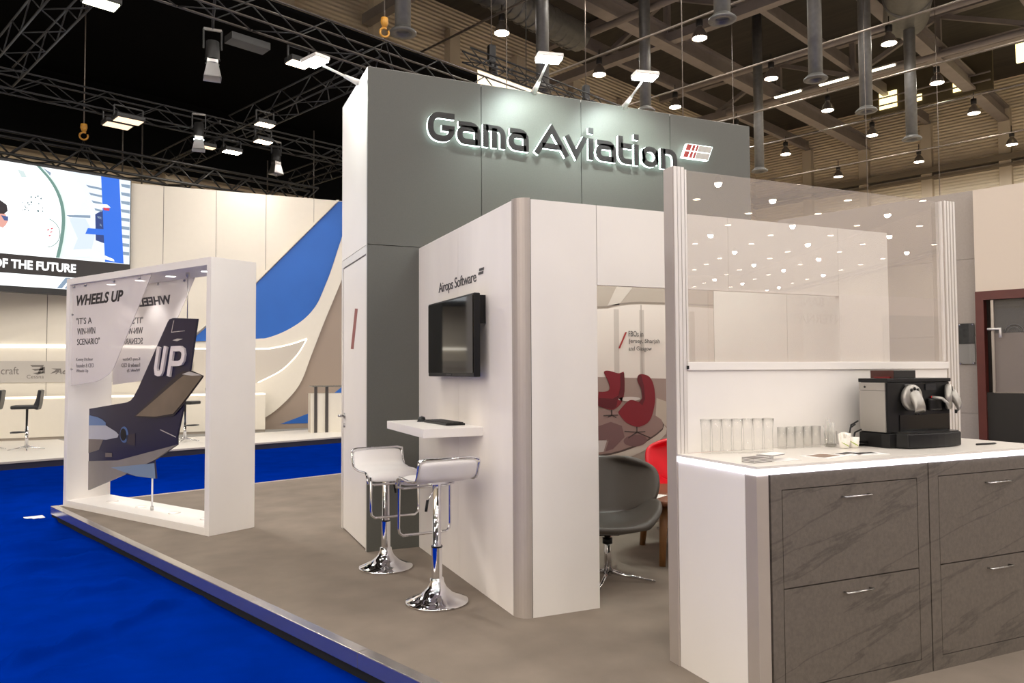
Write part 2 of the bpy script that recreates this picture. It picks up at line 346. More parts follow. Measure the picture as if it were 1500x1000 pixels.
for a in A_:
    for bi, b in enumerate(B_):
        if a > 11 and b < 13: continue          # black canopy there
        k = bi
        vis = a in ROWS and ((a == 18.35) or (a == 13.87 and bi < 5) or (a == 9.43 and bi < 4))
        lab = f'lit high-bay lamp, {ORD[k]} from far wall in {ROWS[a]}' if vis else 'lit high-bay lamp hanging outside the view, mirrored in the glass screen'
        t = thing('high_bay_lamp', lab, 'ceiling lamp', hv(a, b, 13), TH, 'high-bay hall lamps' if vis else 'high-bay lamps outside the view')
        place(me_ref, 'reflector', t); place(me_lens, 'lens', t); place(me_box, 'ballast', t)
        LAMPS += 1
        light('SPOT', 'lamp_light', t, (0,0,-.05), HALL_W, WARM, spot_size=R(178), spot_blend=.35, shadow_soft_size=.2)

# far lamps of the same grid that the glass screen mirrors
for i in range(9, 29):
    a = 9.43-4.47*i
    for b in B_[:8]:
        p = hv(a, b, 13); k = 3.14/(6.28-p.y); gx = p.x*k; gz = 1.46+11.54*k
        if not (2.2 < gx < 4.4 and 1.5 < gz < 2.55): continue
        t = thing('high_bay_lamp', 'lit high-bay lamp hanging outside the view, mirrored in the glass screen', 'ceiling lamp', p, TH, 'high-bay lamps outside the view')
        place(me_ref, 'reflector', t); place(me_lens, 'lens', t)
        LAMPS += 1
        if LAMPS % 3 == 0: light('SPOT', 'lamp_light', t, (0,0,-.05), HALL_W*3, WARM, spot_size=R(178), spot_blend=.35, shadow_soft_size=.2)

# ------------------------------------------------------------------ black canopy, trusses and fixtures of the neighbouring stand
canm = mat('black_drape', (9,9,9), .95, spec=.05)
tag(MB().box(-16, 16.93, 10.4, 19, 25.3, 10.48).box(-16, 25.25, 7.98, 19, 25.35, 10.4).build('canopy', canm, None, (0,0,0), (0,0,TH)), 'large black fabric canopy over the neighbouring stand', 'canopy')
trm = mat('black_truss', (20,19,19), .5)
trl = mat('aluminium_truss', (74,68,62), .4, .4)
def truss(label, p0, p1, size=.45, step=.6, hs=None, rt=.022, rb=.013, m=trm, mtop=None, group='stage trusses'):
    p0 = Vector(p0); p1 = Vector(p1); d = p1-p0; L = d.length
    t = thing('lighting_truss', label, 'truss', p0, math.atan2(d.y, d.x), group)
    hs = hs or size
    for y in (-hs/2, hs/2):
        for z in (0, size): MB().tube([(0,y,z),(L,y,z)], rt, 6).build('chord', (mtop or m), t)
    n = max(2, int(L/step)); st = L/n
    up = MB().tube([(0,0,0),(st,0,size)], rb, 5).mesh('brace', m); dn = MB().tube([(0,0,size),(st,0,0)], rb, 5).mesh('brace', m)
    fl = MB().tube([(0,-hs/2,0),(st,hs/2,0)], rb, 5).mesh('brace', m); fl2 = MB().tube([(0,hs/2,0),(st,-hs/2,0)], rb, 5).mesh('brace', m)
    for i in range(n):
        for y in (-hs/2, hs/2): place(up if i % 2 else dn, 'brace', t, (i*st, y, 0))
        place(fl if i % 2 else fl2, 'brace', t, (i*st, 0, 0))
    return t
truss('black box truss along the near edge of the canopy beside the tower', hv(12.2,2,7.42), hv(12.2,13.5,7.42), m=trm, mtop=trl, rt=.02, step=.62)
truss('black box truss at the upper left corner', hv(18.1,3.1,7.35), hv(11.5,3.3,7.35), size=.4, hs=.55)
truss('black box truss directly above the video wall and curved backdrop', hv(19.7,-3,6.28), hv(19.7,11.2,6.28), size=.5, step=.5, rt=.035, rb=.022)
truss('dark box truss rising towards the tower under the canopy', hv(18.2,8.2,7.4), hv(12.6,8.45,7.4), m=trm, rt=.02)
truss('dark box truss above the left end of the backdrop', hv(23.2,8.05,7.35), hv(18.6,8.2,7.35), hs=.55)
truss('dark box truss crossing the middle of the canopy', hv(18.6,-2,7.4), hv(18.6,12.5,7.4), size=.4)
truss('dark box truss close to the tower above the blue swoosh', hv(22.7,11.75,7.35), hv(17,11.95,7.35), hs=.5)
truss('thin ladder truss with white banner behind the tower top', hv(13.8,12.0,9.08), hv(13.8,18.5,9.08), size=.28, hs=.3, step=.4)
tag(MB().box(0,0,0,2.6,.02,.55).build('white_banner', mat('banner_white_glow', (250,238,215), .6, emit=.5), None, hv(13.88,12.45,8.45), (0,0,TH)), 'long white banner hanging under the ladder truss behind the tower', 'banner')  # slight glow mixed into the white in place of light on the fabric
hoistm = mat('hoist_yellow', (196,140,50), .5)
def hoist(label, p, motor=False, chain=5.0, size=1):
    t = thing('chain_hoist', label, 'hoist', p, 0, 'chain hoists')
    MB().tube([(0,0,.2*size),(0,0,chain)], .014, 5).build('chain', rodm, t)
    if motor:
        MB().box(-.1,-.09,.1,.1,.09,.6).build('motor', mat('hoist_black', (22,20,19), .5), t, bevel=.03); MB().box(-.05,-.1,-.1,.05,.1,.1).build('hook_block', MATS['hoist_black'], t, bevel=.02)
        MB().tube([(.1,0,-.7),(.1,0,.1)], .08, 8).build('chain_bag', MATS['hoist_black'], t)
    else:
        MB().lathe([(0,.3),(.07,.29),(.08,.2),(.05,.12),(0,.1)], 10).build('hook_block', hoistm, t)
        MB().tube([(.09*math.cos(R(a)), 0, .09*math.sin(R(a))) for a in range(60, 400, 30)], .022, 6).build('hook', hoistm, t)
        MB().tube([(-.18,0,-.75),(0,0,-.08),(.18,0,-.75)], .014, 5).build('sling', MATS.get('hoist_black') or mat('hoist_black', (22,20,19), .5), t)
    return t
hoist('yellow chain hook above the truss left of the tower', hv(12.2,8.47,8.14), False, 9.5)
hoist('yellow chain hook hanging on a long chain above the video wall', hv(20.0,5.2,7.15), False, 3.2)
hoist('black hoist motor above the white banner', hv(14.87,13.84,9.75), True, 7)
hoist('black hoist motor behind the middle of the tower top', hv(14.73,17.67,9.6), True, 7)
for a, b, lab in ((12.2,6.9,'dark suspended hook above the truss at the top edge'),(13.9,14.2,'dark suspended hook in front of the far pilaster')):
    t = thing('rigging_hook', lab, 'hook', hv(a, b, 8.6), 0, 'rigging hooks'); MB().lathe([(0,.25),(.06,.2),(.07,0),(.03,-.12),(0,-.14)], 8).build('block', MATS['hoist_black'], t); MB().tube([(0,0,.2),(0,0,6)], .012, 5).build('cable', MATS['hoist_black'], t)

fl_w = mat('flood_warm_glow', (255,226,190), .5, emit=14); fl_c = mat('flood_cool_glow', (235,255,248), .5, emit=18)
housing = mat('fixture_housing', (30,29,28), .5); clampm = mat('fixture_grey', (120,116,112), .4, .5)
def flood(label, p, rz, glow, power=0, size=.42, target=None, col=WARM):
    t = thing('flood_light', label, 'floodlight', p, rz, 'truss floodlights')
    MB().box(-size/2,-size*.35,0,size/2,size*.35,.1).build('housing', housing, t, bevel=.02)
    MB().box(-size*.44,-size*.29,-.012,size*.44,size*.29,0).build('lens', glow, t)
    MB().bar((-size/2,0,.05),(-size/2,0,.3),.03).build('yoke', housing, t); MB().bar((size/2,0,.05),(size/2,0,.3),.03).build('yoke', housing, t); MB().bar((-size/2,0,.3),(size/2,0,.3),.03).build('yoke', housing, t)
    if power:
        l = light('SPOT', 'flood_beam', None, Vector(p)+Vector((0,0,-.06)), power, col, spot_size=R(110), spot_blend=.6, shadow_soft_size=.4)
        l.rotation_euler = aim(Vector(target)-Vector(p)); l.parent = t; l.matrix_parent_inverse = Matrix.Translation(Vector(p)).inverted() @ Matrix.Identity(4)
        t.rotation_euler = (0,0,0)
        for c in t.children:
            if c is not l: c.rotation_euler = (0,0,rz)
    return t
BK = (1.5, 20, 3.0)
flood('bright rectangular floodlight at the top edge of the canopy', hv(12.46,3.45,7.1), TH, mat('flood_lime_glow', (255,255,215), .5, emit=12), 1100, .5, (1.6, 5.0, 1.0))
flood('left of two dim rectangular floodlights under the canopy', hv(18.46,5.49,7.1), TH, mat('flood_dim_glow', (255,225,190), .5, emit=.9), 0, .6)
flood('right of two dim rectangular floodlights under the canopy', hv(17.94,5.56,7.1), TH, MATS['flood_dim_glow'], 0, .6)
flood('upper of two bright floodlights stacked left of the tower', hv(16.11,7.9,7.1), TH, fl_w, 100, .42, (2.5, 20, 3))
flood('lower of two bright floodlights stacked left of the tower', hv(17.35,8.47,7.1), TH, fl_w, 90, .42, (0, 20, 3))
flood('starry warm floodlight glaring above the backdrop', hv(18.71,8.29,7.1), TH, mat('flood_star_glow', (255,236,205), .5, emit=30), 90, .45, (-2, 20, 2))
flood('warm floodlight beside the cool arm lamp left of the tower', hv(12.47,6.76,7.1), TH, fl_w, 130, .42, (0, 19, 1))
flood('faint unlit floodlight left of the starry floodlight', hv(18.9,7.75,7.15), TH, MATS['flood_dim_glow'], 0, .35)
def par(label, p, rz, lit=None):
    t = thing('stage_spotlight', label, 'spotlight', p, rz, 'stage spotlights')
    MB().lathe([(0,.55),(.11,.53),(.12,.25),(.13,.2)], 14).build('can', housing, t)
    MB().lathe([(.13,.2),(.13,.12),(.2,-.12),(.21,-.14)], 4, smooth=False).build('barn_door', steel, t, rot=(0,0,R(45)))
    MB().lathe([(0,.13),(.12,.13)], 14).build('lens', lit or mat('lens_dark', (120,130,128), .1), t)
    MB().bar((-.15,0,.4),(-.15,0,.75),.03).build('yoke', housing, t); MB().bar((.15,0,.4),(.15,0,.75),.03).build('yoke', housing, t); MB().bar((-.15,0,.75),(.15,0,.75),.04).build('yoke', clampm, t)
    return t
pl = par('large stage spotlight with barn doors hanging under the near truss', hv(13.14,5.45,6.8), 0); MB().tube([(0,0,.75),(0,0,.9),(0,-.85,.95)], .025, 8).build('hanging_tube', housing, pl)
par('small stage spotlight with barn doors above the backdrop', hv(18.77,9.53,6.9), R(30))
par('round cool white stage spotlight above the backdrop', hv(18.32,7.28,7.0), 0, fl_c)
tag(MB().box(-.35,-.15,0,.35,.15,.12).build('truss_ballast', housing, None, hv(12.5,5.8,7.15), (0,0,TH)), 'dark ballast box fixed under the near truss', 'box')
for a, b, z0, z1, lab in ((19.6,5.95,6.3,7.6,'left drop rod behind the dim floodlights'),(19.6,6.4,5.9,7.6,'right drop rod behind the dim floodlights'),(19.8,9.8,6.5,7.4,'thin rod under the stacked floodlights'),(19.9,11.3,6.0,8.6,'thin vertical cable just left of the tower')):
    tag(MB().tube([hv(a,b,z0),hv(a,b,z1)], .018, 5).build('drop_rod', trl), lab, 'rod', 'canopy drop rods')

# ------------------------------------------------------------------ stand platform
plm = mat('grey_stand_carpet', (132,121,110), .9, noise=.13, nscale=2.6, bump=.2, bscale=260, spec=.1, ndetail=8)
pf = thing('stand_platform', 'raised grey carpeted stand floor with aluminium edging', 'platform', (0,0,-.13), TH)
MB().box(2.27, -7, .02, 9.6, 9.40, .13).build('carpet', plm, pf)
MB().box(2.205, -7, .0, 9.5, 9.45, .05).build('plinth', dark, pf)  # near-flush black strip stands in for the shadow gap under the trim
edgem = mat('edge_aluminium', (205,200,196), .22, .9)
MB().box(2.195, -7, .05, 2.265, 3.4, .135).build('edge_trim', edgem, pf, bevel=.004); MB().box(2.195, 3.404, .05, 2.265, 9.47, .135).build('edge_trim', edgem, pf, bevel=.004)
MB().box(2.27, 9.405, .05, 9.6, 9.47, .135).build('edge_trim', alu, pf, bevel=.004)
tag(MB().box(-.09,-.09,0,.09,.09,.003).build('floor_sticker', mat('sticker_white', (225,225,225), .6), None, (-1.45,9.74,-.124), (0,0,.3)), 'small white paper tag on the blue carpet by the platform corner', 'tag')

# ------------------------------------------------------------------ grey tower
tw = thing('exhibition_tower', 'tall slate grey exhibition tower with white door side', 'tower')
MB().box(1.42, 6.12, 0, 5.38, 7.15, 3.96).build('core', mat('seam_aluminium', (176,176,172), .5), tw)
for i in range(4):
    x0 = 1.4+i; MB().box(x0+(-.006 if i == 0 else .003), 6.098, 2.503, x0+.997, 6.125, 3.98).build('panel', grey, tw)
    MB().box(x0+(-.006 if i == 0 else .003), 6.098, 0, x0+.997, 6.125, 2.497).build('panel', grey, tw)
MB().box(5.375, 6.1, 0, 5.4, 7.17, 3.98).build('panel', grey, tw)
MB().box(1.4, 7.145, 0, 5.4, 7.17, 3.98).build('panel', white, tw)
MB().box(1.395, 6.13, 2.503, 1.42, 7.165, 3.98).build('panel', white, tw)
MB().box(1.4, 6.1, 3.96, 5.4, 7.17, 3.982).build('top_cap', aluw, tw)
MB().box(1.394, 6.1255, 0, 1.42, 6.155, 3.98).build('corner_profile', aluw, tw); MB().box(1.394, 7.11, 0, 1.42, 7.17, 2.497).build('door_post', aluw, tw); MB().box(1.394, 6.158, 2.43, 1.42, 7.107, 2.497).build('door_lintel', aluw, tw)
dr = MB().box(1.40, 6.165, .01, 1.425, 7.10, 2.42).build('door', white, tw, bevel=.003)
MB().prism([(6.49,2.0),(6.60,2.01),(6.775,1.66),(6.66,1.655)], 1.3985, 1.402, 'yz').build('slash_print', mat('slash_red', (138,66,60), .5), dr)
MB().tube([(1.40,7.04,1.05),(1.345,7.04,1.05),(1.345,6.93,1.05)], .011, 8).build('handle', steel, dr); MB().lathe([(.026,0),(.026,.01),(0,.01)], 14).build('rose', steel, dr, (1.40,7.04,1.05), (0,-math.pi/2,0))
MB().lathe([(.02,0),(.02,.012),(0,.012)], 12).build('lock', steel, dr, (1.40,7.04,.96), (0,-math.pi/2,0))

# sign letters
facem = mat('letter_face_charcoal', (34,32,32), .28, spec=.35); halo = mat('letter_halo', (240,255,250), .5, emit=3.2, ecol=(228,250,243))
W_ = .052
def rr(x0, z0, x1, z1, r): # rounded rectangle path
    return arc(x1-r, z1-r, r, 0, 90, 4)+arc(x0+r, z1-r, r, 90, 180, 4)+arc(x0+r, z0+r, r, 180, 270, 4)+arc(x1-r, z0+r, r, 270, 360, 4)
h = W_/2
def L_a(x, wd, H):
    r = .07
    return [([(x+.015, H-h)]+arc(x+wd-h-r, H-h-r, r, 90, 0, 4)+[(x+wd-h, 0)], False), ([(x+wd-h, h)]+arc(x+h+.055, h+.055, .055, 270, 180, 3)+arc(x+h+.055, H*.5+.02-.055+.02, .055, 180, 90, 3)+[(x+wd-h, H*.5+.04)], False)]
def L_G(x, wd, H):
    r = .085
    return [([(x+wd, H-h)]+arc(x+h+r, H-h-r, r, 90, 180, 5)+arc(x+h+r, h+r, r, 180, 270, 5)+arc(x+wd-h-r, h+r, r, 270, 360, 5)+[(x+wd-h, H*.47), (x+wd*.52, H*.47)], False)]
def L_m(x, wd, H):
    r = .06; c = x+wd/2
    return [([(x+h, 0), (x+h, H)], False), ([(x+h, H-h)]+arc(x+wd-h-r, H-h-r, r, 90, 0, 4)+[(x+wd-h, 0)], False), ([(c, H-h), (c, 0)], False)]
def L_n(x, wd, H):
    r = .07
    return [([(x+h, 0), (x+h, H)], False), ([(x+h, H-h)]+arc(x+wd-h-r, H-h-r, r, 90, 0, 4)+[(x+wd-h, 0)], False)]
def L_A(x, wd, H): return [([(x+.02, 0), (x+wd/2, H-.02), (x+wd-.02, 0)], False), ([(x+wd*.22, H*.30), (x+wd*.78, H*.30)], False)]
def L_v(x, wd, H): return [([(x+.02, H), (x+wd/2, .03), (x+wd-.02, H)], False)]
def L_i(x, wd, H): return [([(x+h, 0), (x+h, H)], False), ([(x+h, H+.045), (x+h, H+.10)], False)]
def L_t(x, wd, H):
    r = .06
    return [([(x+h, H*1.32)]+arc(x+h+r, h+r, r, 180, 270, 4)+[(x+wd, h)], False), ([(x+h, H-h), (x+wd, H-h)], False)]
def L_o(x, wd, H): return [(rr(x+h, h, x+wd-h, H-h, .075), True)]
sg = thing('illuminated_sign', 'back-lit dark letters reading Gama Aviation on the grey tower', 'sign', (1.895, 6.098, 3.41))
SEQ = [('G',L_G,0,.262,.252),('a',L_a,.288,.235,.2),('m',L_m,.555,.232,.2),('a',L_a,.82,.215,.2),
       ('A',L_A,1.10,.385,.262),('v',L_v,1.44,.255,.2),('i',L_i,1.715,.052,.2),('a',L_a,1.80,.235,.2),('t',L_t,2.07,.165,.2),('i',L_i,2.265,.052,.2),('o',L_o,2.35,.225,.2),('n',L_n,2.60,.205,.2)]
KX = 2.545/2.805; KZ = 1.0
for ch, fn, x, wd, H in SEQ:
    a = MB(); b = MB()
    for path, closed in fn(x, wd, H):
        path = [(p*KX, z*KZ) for p, z in path]
        a.stroke(path, W_*.96, -.056, -.046, closed); b.stroke(path, W_*.98, -.046, -.018, closed)
    lt = b.build('letter', halo, sg); a.build('letter_face', facem, lt)
lg = thing('logo_emblem', 'slanted red and silver striped emblem at the end of the lit sign', 'emblem', (4.50, 6.098, 3.545))
def par4(x0, x1, z0, z1, sh=.42): return [(x0+sh*z0, z0), (x1+sh*z0, z0), (x1+sh*z1, z1), (x0+sh*z1, z1)]
MB().prism(par4(0, .315, 0, .145), -.056, -.022).build('backing', halo, lg)
red1 = mat('emblem_red', (150,44,40), .4); silv = mat('emblem_silver', (165,160,155), .3, .5)
for x0, x1, mm in ((.006,.062,red1),(.076,.108,red1),(.120,.145,red1),(.150,.309,silv)):
    for z0, z1 in ((.005,.068),(.077,.14)): MB().prism(par4(x0, x1, z0, z1), -.062, -.056).build('stripe', mm, lg)

# tower arm lamps
def arm_lamp(label, base, head, tgt, power):
    base = Vector(base); head = Vector(head); t = thing('arm_floodlight', label, 'floodlight', base, 0, 'tower arm lamps')
    d = head-base
    MB().tube([(0,0,0), d*.35], [.03,.016], 8).build('bracket', aluw, t); MB().tube([d*.25, d], .011, 8).build('arm', aluw, t)
    rz = math.atan2(d.y, d.x)
    hd = MB().box(-.07,-.11,0,.07,.11,.035).build('lamp_head', aluw, t, d, (0,0,rz), bevel=.008)
    MB().box(-.062,-.10,-.012,.062,.10,-.001).build('lens', mat('arm_glow', (235,255,250), .5, emit=40), hd)
    l = light('SPOT', 'arm_light', t, d+Vector((0,0,-.03)), power, COOL, spot_size=R(125), spot_blend=.7, shadow_soft_size=.06); l.rotation_euler = aim(Vector(tgt)-head)
arm_lamp('middle cool arm floodlight on the tower front edge', (2.92,6.11,3.985), (2.82,5.6,4.08), (2.95,6.1,3.3), 55)
arm_lamp('right cool arm floodlight on the tower front edge', (3.88,6.11,3.98), (3.78,5.6,4.075), (3.9,6.1,3.3), 55)
arm_lamp('left cool arm floodlight reaching out over the door side', (1.41,6.49,3.98), (1.0,6.3,4.03), (1.4,6.7,3.0), 7)

# ------------------------------------------------------------------ meeting room
mr = thing('meeting_room', 'white panelled meeting cabin in front of the grey tower', 'cabin')
MB().box(1.83, 5.122, .0, 1.87, 6.095, 2.49).build('side_panel', whiteb, mr); MB().box(1.83, 4.16, .0, 1.87, 5.118, 2.49).build('side_panel', whiteb, mr)
r = .085; q = arc(1.83+r, 4.072+r, r, 180, 270, 8)
pp = q+[(1.83+r, 4.11),(1.87,4.157)]
pst = MB().prism(pp, 0, 2.497, 'xy').build('corner_post', alu, mr)
for p in pst.data.polygons: p.use_smooth = False
MB().box(1.919, 4.072, 0, 2.372, 4.11, 2.49).build('front_panel', white, mr)
MB().box(2.376, 4.072, 1.99, 3.40, 4.11, 2.49).build('header_panel', white, mr); MB().box(3.403, 4.072, 1.99, 4.41, 4.11, 2.49).build('header_panel', white, mr)
MB().box(4.413, 4.072, 0, 4.92, 4.11, 2.49).build('front_panel', white, mr)
MB().box(4.90, 4.11, 0, 4.94, 5.098, 2.49).build('side_panel', white, mr); MB().box(4.90, 5.102, 0, 4.94, 6.095, 2.49).build('side_panel', white, mr)
MB().box(1.915, 4.075, .0, 1.919, 4.11, 2.49).build('gap_strip', dark, mr)
MB().box(2.372, 4.08, 1.99, 2.376, 4.11, 2.49).build('gap_strip', dark, mr); MB().box(4.41, 4.08, 1.99, 4.413, 4.11, 2.49).build('gap_strip', dark, mr)
MB().box(1.834, 5.118, 0, 1.87, 5.122, 2.49).build('gap_strip', seam, mr); MB().box(4.904, 5.098, 0, 4.93, 5.102, 2.49).build('gap_strip', seam, mr)

# lounge picture on the back wall of the room
gp = thing('wall_mural', 'printed lounge mural with red egg chairs on the cabin back wall', 'mural', (0, 6.098, 0))
def pr(poly, k, m, name, par=gp): return MB().prism(poly, -.004-.0012*k, -.003-.0012*(k-1), 'xz').build(name, m, par)
pm = lambda n, c: mat('print_'+n, c, .5)
pr([(1.88,0),(4.895,0),(4.895,2.49),(1.88,2.49)], 0, pm('base', (168,156,144)), 'print_base')
pr([(1.88,1.36),(3.547,1.385),(4.329,1.37),(4.895,1.34),(4.895,2.07),(4.34,2.085),(4.02,2.084),(3.9,2.075),(3.775,2.057),(3.664,2.033),(3.554,2.026),(1.88,1.98)], 1, pm('window_light', (214,204,196)), 'printed_window_band')
pr([(1.88,1.99),(3.554,2.038),(3.664,2.045),(3.775,2.069),(3.898,2.087),(4.022,2.096),(4.34,2.097),(4.895,2.09),(4.895,2.105),(4.34,2.112),(4.022,2.111),(3.898,2.102),(3.775,2.084),(3.664,2.06),(3.554,2.053),(1.88,2.005)], 2, pm('cornice', (136,124,114)), 'printed_cornice')
pr([(3.664,2.062),(3.756,2.227),(3.90,2.49),(4.07,2.49),(3.93,2.229),(3.785,2.071)], 2, pm('ceiling_light', (196,186,176)), 'printed_ceiling_band')
for x, wd, c in ((2.3,.06,0),(2.9,.06,0),(3.73,.055,0),(4.015,.05,0),(4.6,.06,0)): pr([(x,1.38),(x+wd,1.38),(x+wd,2.03),(x,2.03)], 2, pm('mullion', (186,176,168)), 'printed_mullion')
pr([(4.03,1.375),(4.045,1.375),(4.04,2.08),(4.028,2.08)], 3, pm('mullion_dark', (168,158,150)), 'printed_mullion')
pr([(1.88,.60),(3.3,.62),(3.677,.64),(3.93,.70),(4.2,.80),(4.895,.88),(4.895,1.345),(4.329,1.37),(3.547,1.394),(1.88,1.36)], 2, pm('wainscot', (150,130,122)), 'printed_wainscot')
pr([(4.198,1.185),(4.325,1.146),(4.895,1.10),(4.895,.80),(4.321,.897),(4.184,1.008)], 3, pm('sofa', (180,168,154)), 'printed_bench')
pr([(1.88,.64)]+[(3.2,.635),(3.548,.658),(3.677,.667),(3.797,.688),(3.93,.723),(4.065,.766),(4.192,.831),(4.261,.878),(4.279,.925),(4.31,.89),(4.30,.84),(4.2,.76),(4.0,.67),(3.8,.61),(3.5,.565),(1.88,.55)], 3, pm('lightring', (192,182,170)), 'printed_floor_ring')
DF = [(3.2,.635),(3.548,.658),(3.677,.667),(3.797,.688),(3.93,.723),(4.065,.766),(4.192,.831),(4.261,.878),(4.279,.925),(4.247,.979),(4.184,1.017),(4.0,1.05),(3.7,1.08),(3.4,1.09),(1.88,1.09),(1.88,.64)]
pr(DF, 4, pm('rim', (84,70,64)), 'printed_floor_rim')
pr([(min(x, 4.265), z+.018 if z < .95 else z) for x, z in DF], 5, pm('gloss', (142,118,112)), 'printed_floor')
pr([(3.5,.925),(3.681,.975),(3.801,.933),(3.83,.828),(3.70,.72),(3.617,.702),(3.658,.801),(3.5,.814)], 6, pm('refl', (112,84,84)), 'printed_reflection'); pr(ell(3.95,.79,.13,.055), 6, pm('refl', (0,0,0)), 'printed_reflection')
pr([(3.4,.80),(3.64,.81),(3.60,.70),(3.4,.69)], 6, pm('shine', (186,176,172)), 'printed_reflection')
rd = pm('egg_red', (118,20,34)); rd2 = pm('egg_dark', (86,14,26)); leg_ = pm('egg_leg', (66,56,54))
pr(smooth([(3.555,1.257),(3.624,1.256),(3.674,1.281),(3.655,1.359),(3.616,1.428),(3.626,1.45),(3.676,1.45),(3.767,1.427),(3.807,1.435),(3.833,1.426),(3.835,1.261),(3.804,1.158),(3.752,1.107),(3.692,1.086),(3.622,1.102),(3.54,1.129)], 3), 7, rd, 'printed_chair')
pr([(3.79,1.43),(3.833,1.426),(3.835,1.261),(3.804,1.158),(3.76,1.20),(3.79,1.3)], 8, rd2, 'printed_chair_shade'); pr([(3.555,1.20),(3.70,1.19),(3.77,1.22),(3.74,1.11),(3.692,1.09),(3.622,1.106),(3.545,1.132)], 8, rd2, 'printed_chair_shade')
pr(ell(3.886,1.184,.122,.02), 8, pm('table', (196,186,180)), 'printed_table')
pr(smooth([(3.762,1.064),(3.803,1.106),(3.875,1.165),(3.926,1.173),(3.988,1.154),(4.03,1.188),(4.021,1.276),(3.98,1.355),(3.991,1.408),(4.043,1.416),(4.116,1.389),(4.161,1.309),(4.176,1.185),(4.153,1.062),(4.11,.975),(4.047,.933),(3.964,.919),(3.862,.957),(3.792,1.02),(3.762,1.064)], 3)[:-1], 9, rd, 'printed_chair')
pr([(3.985,1.38),(3.991,1.408),(4.02,1.412),(4.05,1.30),(4.06,1.18),(4.03,1.12),(3.99,1.15),(4.03,1.188),(4.021,1.276),(3.982,1.355)], 10, rd2, 'printed_chair_shade')
for (cx, cz, L) in ((3.692,1.086,[(3.602,1.034),(3.741,1.013),(3.65,1.02),(3.76,1.035)]),(3.967,.918,[(3.83,.88),(4.118,.808),(3.87,.818),(4.06,.87)])):
    pr([(cx-.006,cz),(cx+.006,cz),(cx+.006,cz-.05),(cx-.006,cz-.05)], 8, leg_, 'printed_chair_leg')
    for x, z in L: pr([(cx-.004,cz-.045),(cx+.004,cz-.055),(x,z-.005),(x,z+.005)], 8, leg_, 'printed_chair_foot')
pr([(3.772,1.66),(3.79,1.66),(3.868,1.815),(3.85,1.815)], 8, redp, 'printed_slash')
for i, s in enumerate(('FBOs in', 'Jersey, Sharjah', 'and Glasgow')):
    text(s, mat('mural_ink', (76,70,68), .6), gp, (3.885, -.015, 1.775-.073*i), fit=(len(s)*.0235, .052), ext=.0006, name='mural_text')

# Airops Software wall lettering
al = thing('wall_lettering', 'black lettering reading Airops Software above the wall monitor', 'lettering', (1.829, 5.56, 2.05), -math.pi/2)
text('Airops Software', mat('lettering_grey', (62,58,60), .5), al, (0, -.001, -.012), fit=(.81, .10), ext=.001, spacing=.9)
for i in range(3): MB().prism(par4(.835+.03*i, .858+.03*i, .075, .092, .4), -.003, -.001).build('emblem_bar', MATS['lettering_grey'], al)
for i in range(3): MB().prism(par4(.83+.03*i, .853+.03*i, .052, .068, .4), -.003, -.001).build('emblem_bar', MATS['lettering_grey'], al)

# monitor
tv = thing('wall_monitor', 'black flat monitor on a bracket on the white side wall', 'monitor', (1.72, 5.0, 1.69))
MB().box(0, -.487, -.272, .045, .487, .272).build('casing', blackp, tv, bevel=.008)
MB().box(-.004, -.472, -.245, .0015, .472, .258).build('screen', blackg, tv)
MB().box(-.004, -.05, -.262, 0, .05, -.252).build('badge', mat('badge_grey', (60,60,62), .3, .5), tv)
MB().box(.045, -.25, -.12, .06, .25, .12).build('rear_housing', blackp, tv, bevel=.01)
for y in (-.40, .30): MB().box(.03, y-.02, .08, .108, y+.02, .265).build('bracket', blackp, tv)

# bar shelf, keyboard, mouse
sh = thing('bar_shelf', 'thick white wall shelf under the monitor', 'shelf', (1.83, 4.64, 1.03))
MB().box(-.41, 0, 0, 0, .92, .058).build('board', white, sh, bevel=.003)
for y in (.3, .62): MB().box(-.3, y-.012, -.025, 0, y+.012, 0).build('bracket', steel, sh)
kb = thing('keyboard', 'black computer keyboard on the white wall shelf', 'keyboard', (1.70, 5.06, 1.0885), R(4))
MB().box(-.07,-.21,0,.07,.21,.014).build('case', blackp, kb, bevel=.003)
key = MB().box(-.008,-.008,.014,.008,.008,.02).mesh('key', mat('key_black', (30,30,31), .5))
for i in range(6):
    for j in range(19): place(key, 'key', kb, (-.055+.0215*i, -.19+.0211*j, 0))
ms = thing('computer_mouse', 'black mouse beside the keyboard on the shelf', 'mouse', (1.63, 5.36, 1.0885), R(70))
b = MB(); V = []; F = []
for i in range(9):
    for j in range(9):
        x = -1+i/4; y = -1+j/4; k = max(0, 1-abs(x)**3)*max(0, 1-abs(y)**4); V.append((x*.055, y*.031*(1-.1*x), .036*k**.5))
b.add(V, [(i*9+j, (i+1)*9+j, (i+1)*9+j+1, i*9+j+1) for i in range(8) for j in range(8)], True).build('shell', blackp, ms)
MB().tube([(.02,-.004,.034),(.02,.004,.034)], .006, 8).build('wheel', inkg, ms)

